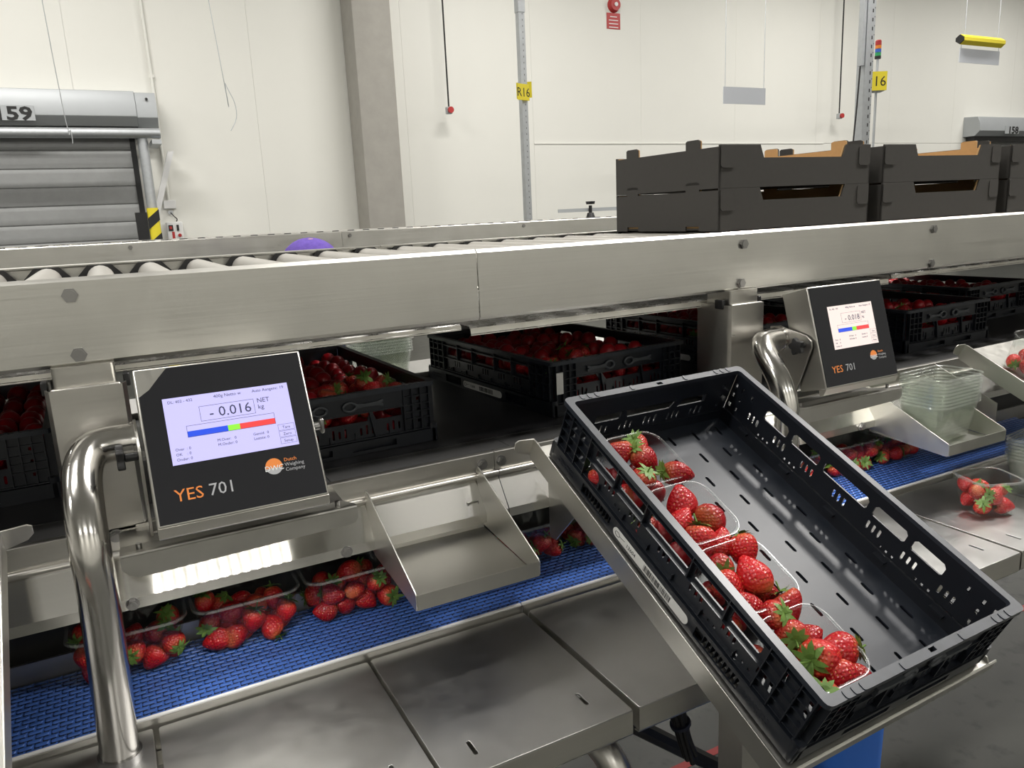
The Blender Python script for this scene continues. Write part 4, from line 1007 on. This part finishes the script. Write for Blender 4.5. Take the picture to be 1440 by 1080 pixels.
# ================================================================ STRAWBERRIES
def berry_mesh(i):
    rr = random.Random(40+i); L = 0.046*rr.uniform(0.92, 1.12); R = 0.0205*rr.uniform(0.94, 1.06)
    tip = (0.55, 0.8, 0.35, 0.95, 0.65, 0.45)[i % 6]
    nz, ns = 12, 18; v = []; f = []
    for k in range(1, nz):
        t = k/nz
        r = R*(math.sin(PI*t**(0.62+0.25*(1-tip))))**(0.62+0.18*(1-tip))*(1-0.12*t)
        for j in range(ns):
            a = 2*PI*j/ns
            w = 1+0.05*math.sin(2*a+i)+0.035*math.sin(3*a+2*i+3*t)
            v.append((r*w*math.cos(a), r*w*math.sin(a)*(0.93+0.1*(i % 2)), L*0.5-L*t+0.002*math.sin(a+i)))
    m_ = len(v); v += [(0, 0, L*0.5-0.003), (0.001, 0, -L*0.5)]
    for k in range(nz-2): f += [(k*ns+j, k*ns+(j+1) % ns, (k+1)*ns+(j+1) % ns, (k+1)*ns+j) for j in range(ns)]
    for j in range(ns): f += [(m_, (j+1) % ns, j), (m_+1, (nz-2)*ns+j, (nz-2)*ns+(j+1) % ns)]
    a = MB(); a.add(v, f); body = a.mesh('strawberry', M['berry'], 80)
    c = MB(); n = 9
    for j in range(n):
        an = 2*PI*j/n+rr.uniform(-0.15, 0.15); ln = R*rr.uniform(0.75, 1.15); lift = rr.uniform(-0.2, 0.9); wd = 0.0036*rr.uniform(0.8, 1.2)
        u = Vector((math.cos(an), math.sin(an), 0)); w = Vector((-u.y, u.x, 0)); z0 = L*0.5-0.0035
        pts = []
        for s_, wf, zz in ((0.0, 0.5, 0.002), (0.35, 1.0, 0.0035+0.002*lift), (0.7, 0.75, 0.002+0.006*lift), (1.0, 0.0, -0.001+0.011*lift)):
            p = u*ln*s_+Vector((0, 0, z0+zz))
            pts.append((p-w*wd*wf, p+w*wd*wf) if wf else (p,))
        vv = [q for pp in pts for q in pp]
        c.add(vv, [(0, 1, 3, 2), (2, 3, 5, 4), (4, 5, 6)])
    c.tube([(0, 0, L*0.5-0.004), (0.001, 0.001, L*0.5+0.004), (0.003, 0.001, L*0.5+0.008+0.006*(i % 2))], 0.0011, 6)
    cal = c.mesh('calyx', M['leaf'], 0)
    return body, cal
BM = [berry_mesh(i) for i in range(6)]
NB = [0]
def berry(pos, axis, lab, group=None, size=1.0, var=None, calyx=True, spin=None):
    i = NB[0]; NB[0] += 1
    me = BM[(i*5+i//3) % 6 if var is None else var]
    o = put('strawberry', me[0]); tag(o, lab, 'strawberry', group)
    q = Vector(axis).normalized().to_track_quat('Z', 'Y') @ Quaternion((0, 0, 1), (i*2.4) if spin is None else spin)
    o.rotation_euler = q.to_euler(); o.location = pos; o.scale = (size,)*3
    if calyx: put('calyx', me[1], o)
    return o
def pack(n, L, Wd, H, r, seed, taper=0.86):
    rr = random.Random(seed); ps = [Vector((rr.uniform(-L/2+r, L/2-r), rr.uniform(-Wd/2+r, Wd/2-r), r+rr.random()*0.09)) for _ in range(n)]
    for it in range(220):
        for p in ps: p.z -= 0.0009
        for a in range(n):
            for b in range(a):
                d = ps[a]-ps[b]; l = d.length
                if l < 2*r*0.93:
                    d = d/l if l > 1e-6 else Vector((0, 0, 1)); k = (2*r*0.93-l)/2; ps[a] += d*k; ps[b] -= d*k
        for p in ps:
            f = taper+(1-taper)*max(0, min(1, p.z/H)); hl = L*f/2-r; hw = Wd*f/2-r
            p.x = max(-hl, min(hl, p.x)); p.y = max(-hw, min(hw, p.y)); p.z = max(r*0.95, p.z)
    return ps
def fill(t, n, L, Wd, H, seed, lab, group, r=0.0195, size=0.93, taper=0.86):
    rr = random.Random(seed*3+1); mw = Matrix.LocRotScale(t.location, t.rotation_euler.to_quaternion(), None)
    for p in pack(n, L, Wd, H, r, seed, taper):
        ax = Vector((rr.uniform(-1, 1), rr.uniform(-1, 0.6), rr.uniform(-0.45, 1)))
        berry(mw @ (p+Vector((0, 0, 0.001))), mw.to_3x3() @ ax, lab, group, size*rr.uniform(0.92, 1.08), calyx=(rr.random() < 0.72))
# filled punnets on the blue belt
YP = 1.295+0.059
belt_p = [(0.0495, 17, 'filled clear punnet on the blue belt, half hidden behind the left pipe', 'left'), (0.0495+0.189-0.378, 0, '', '')]
seq = [(-0.046, 21, 'filled punnet on the blue belt partly behind the bent pipe', 'red strawberry in the punnet partly behind the bent pipe'),
       (0.1435, 21, 'filled punnet on the blue belt directly below the left display', 'red strawberry in the punnet directly below the left display'),
       (0.333, 21, 'filled punnet on the blue belt beside the left side of the empty shelf', 'red strawberry in the punnet beside the left side of the empty shelf'),
       (0.705, 13, 'filled punnet on the blue belt right of the empty shelf', 'red strawberry in the punnet right of the empty shelf'),
       (0.895, 12, 'filled punnet on the blue belt behind the corner of the tilted crate', 'red strawberry in the punnet behind the corner of the tilted crate'),
       (1.505, 12, 'filled punnet on the blue belt seen through the right wall holes of the tilted crate', 'red strawberry in the punnet seen through the right wall holes of the tilted crate'),
       (1.695, 17, 'filled punnet on the blue belt below the right display', 'red strawberry in the punnet below the right display'),
       (1.885, 13, 'filled punnet on the blue belt under the shelf of nested punnets', 'red strawberry in the punnet under the shelf of nested punnets')]
for k, (x, n, lab, bl) in enumerate(seq):
    t = punnet(PB, (x, YP, ZBLUE+0.0003), 0.01*((k % 3)-1), lab, 'filled punnets on the blue belt')
    fill(t, n, 0.174, 0.108, 0.088, 11+k, bl, bl.replace('red strawberry', 'strawberries'), size=1.02, taper=0.88)
t = punnet(PL, (1.745, 0.995, ZPL+0.0003), math.radians(-22), 'clear punnet half filled with strawberries standing on the right table plate', None)
fill(t, 10, 0.108, 0.106, 0.086, 5, 'red strawberry in the punnet standing alone on the right table plate', 'strawberries in the lone punnet on the right table plate', r=0.0205, size=0.98)
# punnets inside the tilted crate
TC = Matrix.Translation(CO) @ CR.to_4x4()
names = ('farthest', 'second farthest', 'second nearest', 'nearest')
for k in range(4):
    y = 0.3-0.083-0.0625-0.125*k
    punnet(PS, None, 0, '%s of the four clear punnets along the left wall of the tilted crate' % names[k], 'punnets in the tilted crate', mtx=TC @ Matrix.Translation((-0.1265, y, 0.0103)))
def TL(u, v, h): return TC @ Vector((u-0.2, v+0.3, h+0.1224))
big = [  # u, v, h, calyx direction (local), size, calyx, description
 (0.053, -0.112, -0.045, (0.3, 0.75, 0.6), 1.10, False, 'long strawberry pressed against the rim near the back left corner of the tilted crate'),
 (0.088, -0.135, -0.043, (-0.55, 0.55, 0.5), 1.12, True, 'plump strawberry with frilly calyx at the back of the farthest crate punnet'),
 (0.104, -0.098, -0.052, (-0.5, 0.2, 0.7), 1.0, True, 'strawberry standing hindmost in the farthest crate punnet'),
 (0.116, -0.186, -0.036, (-0.9, 0.35, 0.15), 1.18, True, 'pointed strawberry lying on the rim of the farthest crate punnet, tip to the right'),
 (0.058, -0.172, -0.050, (0.1, -0.1, 1), 1.05, True, 'strawberry showing its calyx upward in front of the long one by the crate rim'),
 (0.024, -0.118, -0.082, (-0.2, 0.8, 0.4), 1.0, True, 'strawberry seen through the first window of the tilted crate wall'),
 (0.085, -0.235, -0.040, (0.2, -0.5, -0.8), 1.20, False, 'big dimpled strawberry without visible calyx in the second crate punnet'),
 (0.062, -0.268, -0.046, (-0.5, -0.2, -0.7), 1.02, False, 'round strawberry beside the crate rim left of the blunt one'),
 (0.112, -0.280, -0.042, (-0.8, -0.2, 0.1), 1.18, False, 'large blunt strawberry at the inner rim of the second crate punnet'),
 (0.062, -0.313, -0.045, (0.2, 0.75, 0.55), 1.15, True, 'strawberry with calyx on its top edge beside the crate rim'),
 (0.094, -0.322, -0.048, (-0.3, -0.5, -0.6), 1.05, False, 'dark red strawberry half hidden behind the blunt one'),
 (0.112, -0.352, -0.042, (0.25, 0.9, 0.5), 1.15, True, 'strawberry with tall upright green calyx in the tilted crate'),
 (0.088, -0.394, -0.035, (-0.1, -0.85, -0.2), 1.28, False, 'large pear-shaped strawberry with its tip up in the third crate punnet'),
 (0.060, -0.358, -0.050, (-0.3, -0.6, 0.4), 1.05, True, 'strawberry tucked between the rim and the pear-shaped one'),
 (0.050, -0.392, -0.047, (-0.4, 0.6, 0.1), 1.05, False, 'pale seeded strawberry leaning on the crate rim beside the pear-shaped one'),
 (0.108, -0.416, -0.058, (-0.7, 0.3, 0.1), 0.85, False, 'small strawberry peeking out right of the pear-shaped one'),
 (0.106, -0.452, -0.044, (-0.05, 0.9, 0.45), 1.05, True, 'round strawberry with leaves on top right of the star-shaped calyx'),
 (0.068, -0.456, -0.042, (0.1, -0.55, 0.85), 1.08, True, 'strawberry turning its star-shaped calyx to the viewer'),
 (0.054, -0.424, -0.050, (0.5, -0.4, -0.6), 1.0, False, 'strawberry behind the one with the star-shaped calyx'),
 (0.078, -0.486, -0.046, (-0.6, -0.6, 0.5), 1.12, True, 'strawberry with a broad calyx at the back of the nearest crate punnet'),
 (0.116, -0.530, -0.042, (0.9, -0.35, 0.1), 1.25, True, 'big strawberry with its calyx pointing right in the nearest crate punnet'),
 (0.082, -0.532, -0.036, (-0.95, -0.05, 0.25), 1.28, True, 'largest strawberry with pale shoulder and calyx to the left'),
 (0.086, -0.566, -0.042, (0.1, 0.85, 0.3), 1.12, True, 'strawberry with its tip towards the front wall of the tilted crate'),
 (0.116, -0.572, -0.048, (-0.6, 0.6, 0.1), 1.0, False, 'rightmost front strawberry of the nearest crate punnet'),
 (0.050, -0.576, -0.048, (-0.4, 0.2, 0.75), 1.0, True, 'front left corner strawberry of the tilted crate with leafy calyx'),
 (0.104, -0.498, -0.054, (-0.5, 0.1, -0.6), 1.0, False, 'strawberry half covered by the largest one in the nearest crate punnet'),
 (0.046, -0.520, -0.068, (-0.2, 0.3, 0.3), 1.0, False, 'strawberry low in the gap in front of the largest one'),
 (0.030, -0.380, -0.084, (0.2, 0.5, 0.2), 0.95, False, 'strawberry seen through the third window of the crate wall'),
 (0.030, -0.425, -0.086, (0.2, -0.5, 0.2), 0.95, False, 'strawberry seen low in the window beside the star-shaped calyx'),
 (0.030, -0.478, -0.086, (0.2, -0.4, 0.3), 0.95, False, 'strawberry seen in the last window of the crate wall'),
 (0.030, -0.240, -0.082, (-0.2, 0.5, 0.5), 0.95, True, 'strawberry seen in the second window of the crate wall'),
 (0.032, -0.165, -0.080, (0.3, -0.4, 0.3), 0.95, False, 'strawberry below the rim seen between the first two windows')]
for k, (u, v, h, ax, sz, cal, lab) in enumerate(big):
    berry(TL(u, v, h), CR @ Vector(ax), lab, 'strawberries in the tilted crate', sz, var=(1, 2, 0, 2, 4, 5, 3, 4, 3, 1, 0, 4, 2, 5, 0, 1, 3, 4, 1, 5, 2, 1, 0, 4, 5, 3, 0, 1, 2, 3, 4, 5)[k], calyx=cal)
# lower layer that nobody can count
lo = MB()
def low_berry(mb, p, r):
    vs = []; n = 10
    for k in range(1, 6):
        for j in range(n): a = 2*PI*j/n; s = math.sin(PI*k/6); vs.append((p[0]+r*s*math.cos(a), p[1]+r*s*math.sin(a), p[2]+r*1.1*math.cos(PI*k/6)))
    vs += [(p[0], p[1], p[2]+1.1*r), (p[0], p[1], p[2]-1.1*r)]
    fs = [(k*n+j, k*n+(j+1) % n, (k+1)*n+(j+1) % n, (k+1)*n+j) for k in range(4) for j in range(n)]+[(50, (j+1) % n, j) for j in range(n)]+[(51, 40+j, 40+(j+1) % n) for j in range(n)]
    mb.add(vs, fs)
r4 = random.Random(5)
for k in range(4):
    for i in range(2):
        for j in range(2):
            low_berry(lo, (-0.125+(i-0.5)*0.044, 0.3-0.083-0.0625-0.125*k+(j-0.5)*0.046, 0.033), 0.0205)
o = lo.build('strawberries', M['berry_low'], None, smooth=80); o.matrix_world = TC
tag(o, 'lower layer of strawberries in the punnets of the tilted crate', 'strawberries', None, 'stuff')
# strawberries heaped in the crates on the belt
vis = {0: 26, 1: 26, 2: 14, 3: 18, 4: 8, 5: 6}
for ci, c in enumerate(BC):
    mw = Matrix.LocRotScale(c.location, c.rotation_euler.to_quaternion(), None); rr = random.Random(60+ci); pts = []
    for i in range(8):
        for j in range(12):
            pts.append(Vector((-0.158+i*0.0452+rr.uniform(-0.006, 0.006), -0.258+j*0.0468+rr.uniform(-0.006, 0.006), 0.078+rr.uniform(-0.008, 0.016))))
    pts.sort(key=lambda p: (mw @ p).length+(0.25 if p.x < 0 and ci == 0 else 0)+rr.uniform(0, 0.10))
    lab = c['label'].replace('black crate of strawberries', '').replace('black crate', '').strip()
    lb = 'dark red strawberry in the crate '+(lab if ci < 5 else 'at the far right of the belt')
    for p in pts[:vis[ci]]:
        berry(mw @ p, (rr.uniform(-1, 1), rr.uniform(-1, 1), rr.uniform(-0.3, 1)), lb, 'strawberries in the crate '+lab, rr.uniform(0.95, 1.12), calyx=rr.random() < 0.6)
    lo = MB()
    for p in pts[vis[ci]:]: low_berry(lo, p, 0.0205*rr.uniform(0.9, 1.1))
    for i in range(8):
        for j in range(12):
            if i in (0, 1, 7) or j in (0, 1): low_berry(lo, (-0.156+i*0.0446, -0.256+j*0.0465, 0.036), 0.02)
    o = lo.build('strawberries', M['berry_low'], None, smooth=80); o.location = c.location; o.rotation_euler = c.rotation_euler
    tag(o, 'heap of strawberries filling the crate '+lab, 'strawberries', None, 'stuff')
# filled punnet on the right stand and on the left stand
for MT, dx, dy, lab, n in ((CT2, -0.125, 0.21, 'filled punnet on the steel stand at the right picture edge', 6), (CT0, 0.145, -0.03, 'filled punnet on the stand at the left picture edge', 5)):
    t = punnet(PS, None, 0, lab, None, mtx=MT @ Matrix.Translation((dx, dy, -0.003)))
    fill(t, n, 0.108, 0.106, 0.086, 23+n, 'red strawberry on the '+lab.split('on the ')[1], 'strawberries in the punnet '+lab.split('punnet ')[1])
# nested empty punnets
ORD = ['top', 'second', 'third', 'fourth', 'fifth', 'sixth', 'seventh', 'eighth', 'ninth', 'tenth', 'eleventh', 'twelfth', 'thirteenth', 'fourteenth', 'fifteenth', 'sixteenth', 'seventeenth', 'eighteenth', 'nineteenth', 'twentieth', 'twenty-first', 'twenty-second', 'twenty-third', 'twenty-fourth', 'twenty-fifth', 'twenty-sixth']
def stack(x, y, z, n, rz, where, pitch=0.0082, group=None):
    for k in range(n):
        o_ = n-1-k
        lab = ('topmost empty punnet of the stack %s' if o_ == 0 else ('lowest empty punnet of the stack %s' if k == 0 else ORD[o_]+' empty punnet from the top of the stack %s')) % where
        punnet(PE, (x, y, z+k*pitch), rz, lab, 'empty punnets nested '+where)
stack(1.752, 1.130, -0.5765, 9, math.radians(2), 'on the right steel shelf')
stack(1.99, 1.005, ZPL+0.0003, 7, math.radians(8), 'at the right picture edge')
stack(0.70, 2.20, -0.47, 26, 0, 'behind the belt crates', 0.0086)

# ---- back packing side seen in the gap
t = thing('back_table', 'pale steel table on the far side of the crate belt', 'table', (0.9, 2.3, FLOOR))
MB().box((X0, 2.06, -0.478), (X1, 2.42, -0.470)).build('table_top', M['plate'], t)
for x in (-1.0, 0.4, 1.6, 2.8): MB().box((x, 2.36, FLOOR), (x+0.05, 2.41, -0.478)).build('leg', M['steel'], t)
# ---- bin, floor tape
t = thing('waste_bin', 'blue plastic bin on the floor under the tilted crate', 'bin', (0.995, 0.82, FLOOR))
b = MB(); r0 = rrect(0.93, 0.74, 1.06, 0.90, 0.035, 4); r1 = rrect(0.915, 0.725, 1.075, 0.915, 0.04, 4); n = len(r0)
b.add([(p[0], p[1], FLOOR) for p in r0]+[(p[0], p[1], -0.80) for p in r1], [tuple(range(n-1, -1, -1))]+[(i, (i+1) % n, (i+1) % n+n, i+n) for i in range(n)])
b.build('bin_body', M['bin'], t, smooth=40)
b = MB(); b.sheet(rrect(0.908, 0.718, 1.082, 0.922, 0.045, 4), [rrect(0.922, 0.732, 1.068, 0.908, 0.036, 4)], 0.02, Matrix.Translation((0, 0, -0.805))); b.build('bin_rim', M['bin'], t)
tag(MB().box((0.2, 1.535, FLOOR), (3.5, 1.56, FLOOR+0.0012)).build('floor_tape', M['redtape']), 'red tape line on the concrete floor under the table', 'tape')

# ---- packer beyond the conveyor: only the purple hairnet shows over the rail
def person(x, y, top):
    z0 = FLOOR; J = {}; V = []; E = []; R = []
    def jt(n, p, r, par=None):
        J[n] = len(V); V.append(p); R.append(r)
        if par is not None: E.append((J[par], J[n]))
    hgt = top-z0
    jt('pelvis', (x, y+0.04, z0+0.86), 0.145); jt('waist', (x, y+0.03, z0+1.0), 0.130, 'pelvis'); jt('chest', (x, y-0.01, z0+1.18), 0.150, 'waist')
    jt('neck0', (x, y-0.04, z0+1.31), 0.085, 'chest'); jt('neck', (x, y-0.055, z0+1.36), 0.052, 'neck0'); jt('chin', (x, y-0.075, z0+1.42), 0.066, 'neck'); jt('head', (x, y-0.075, z0+1.475), 0.082, 'chin'); 
    for s, nm in ((-1, 'l'), (1, 'r')):
        jt(nm+'sh', (x+s*0.17, y-0.02, z0+1.27), 0.062, 'neck0'); jt(nm+'el', (x+s*0.22, y-0.08, z0+1.01), 0.046, nm+'sh'); jt(nm+'wr', (x+s*0.13, y-0.30, z0+0.97), 0.032, nm+'el'); jt(nm+'hd', (x+s*0.11, y-0.37, z0+0.965), 0.036, nm+'wr')
        jt(nm+'hip', (x+s*0.09, y+0.04, z0+0.80), 0.095, 'pelvis'); jt(nm+'kn', (x+s*0.10, y+0.02, z0+0.45), 0.062, nm+'hip'); jt(nm+'an', (x+s*0.10, y+0.05, z0+0.09), 0.046, nm+'kn'); jt(nm+'to', (x+s*0.11, y-0.10, z0+0.045), 0.042, nm+'an')
        for k in range(5):
            fx = x+s*(0.085+0.014*k); jt(nm+'f%d' % k, (fx, y-0.40, z0+0.958), 0.009, nm+'hd'); jt(nm+'g%d' % k, (fx, y-0.43-0.012*(k in (1, 2, 3)), z0+0.945), 0.008, nm+'f%d' % k)
    me = bpy.data.meshes.new('body'); me.from_pydata(V, E, []); me.materials.append(M['jacket'])
    p = thing('person', 'packer in a purple hairnet and dark jacket working beyond the roller conveyor', 'person', (x, y, z0))
    o = bpy.data.objects.new('body', me); COL.objects.link(o); adopt(o, p)
    sk = o.modifiers.new('skin', 'SKIN'); sk.use_smooth_shade = True
    for i, r in enumerate(R): me.skin_vertices[0].data[i].radius = (r, r)
    me.skin_vertices[0].data[0].use_root = True
    ss = o.modifiers.new('sub', 'SUBSURF'); ss.levels = 1; ss.render_levels = 1
    # face, ears and hairnet
    hx, hy, hz = x, y-0.08, z0+1.455
    b = MB(); vs = []; n = 20; m_ = 14
    for k in range(1, m_):
        a = PI*k/m_
        for j in range(n):
            t_ = 2*PI*j/n; jaw = 1-0.22*max(0, -math.cos(a))
            vs.append((hx+0.072*math.sin(a)*math.cos(t_)*jaw, hy+0.092*math.sin(a)*math.sin(t_)*(1-0.1*max(0, -math.cos(a))), hz+0.105*math.cos(a)))
    q = len(vs); vs += [(hx, hy, hz+0.105), (hx, hy, hz-0.105)]
    fs = [(k*n+j, k*n+(j+1) % n, (k+1)*n+(j+1) % n, (k+1)*n+j) for k in range(m_-2) for j in range(n)]+[(q, (j+1) % n, j) for j in range(n)]+[(q+1, (m_-2)*n+j, (m_-2)*n+(j+1) % n) for j in range(n)]
    b.add(vs, fs)
    b.add([(hx, hy-0.088, hz+0.015), (hx-0.015, hy-0.084, hz-0.028), (hx+0.015, hy-0.084, hz-0.028), (hx, hy-0.112, hz-0.026), (hx, hy-0.08, hz-0.036)], [(0, 1, 3), (0, 3, 2), (1, 4, 3), (3, 4, 2)])
    for s in (-1, 1): b.cyl((hx+s*0.068, hy+0.005, hz-0.005), (hx+s*0.080, hy+0.012, hz-0.002), 0.026, 10, 0.03)
    fc = b.build('face', M['skin'], p, smooth=60)
    for s in (-1, 1):
        MB().cyl((hx+s*0.028, hy-0.080, hz+0.006), (hx+s*0.028, hy-0.0885, hz+0.006), 0.011, 10).build('eye', M['white_print'], fc); 
    MB().box((hx-0.022, hy-0.084, hz-0.053), (hx+0.022, hy-0.079, hz-0.047)).build('mouth', M['red'], fc)
    b = MB(); vs = []; m2 = 9; n = 36
    for k in range(1, m2+1):
        a = PI*0.54*k/m2
        for j in range(n):
            t_ = 2*PI*j/n; w = 1+0.025*math.sin(9*t_+k)*math.sin(a)
            vs.append((hx+0.112*math.sin(a)*math.cos(t_)*w, hy+0.02+0.125*math.sin(a)*math.sin(t_)*w, hz+0.012+(top-hz-0.012)*math.cos(a)))
    q = len(vs); vs.append((hx, hy+0.02, top))
    b.add(vs, [(k*n+j, k*n+(j+1) % n, (k+1)*n+(j+1) % n, (k+1)*n+j) for k in range(m2-1) for j in range(n)]+[(q, (j+1) % n, j) for j in range(n)])
    b.build('hairnet', M['purple'], p, smooth=70, label='purple bouffant hairnet')
person(0.755, 3.25, -0.058)
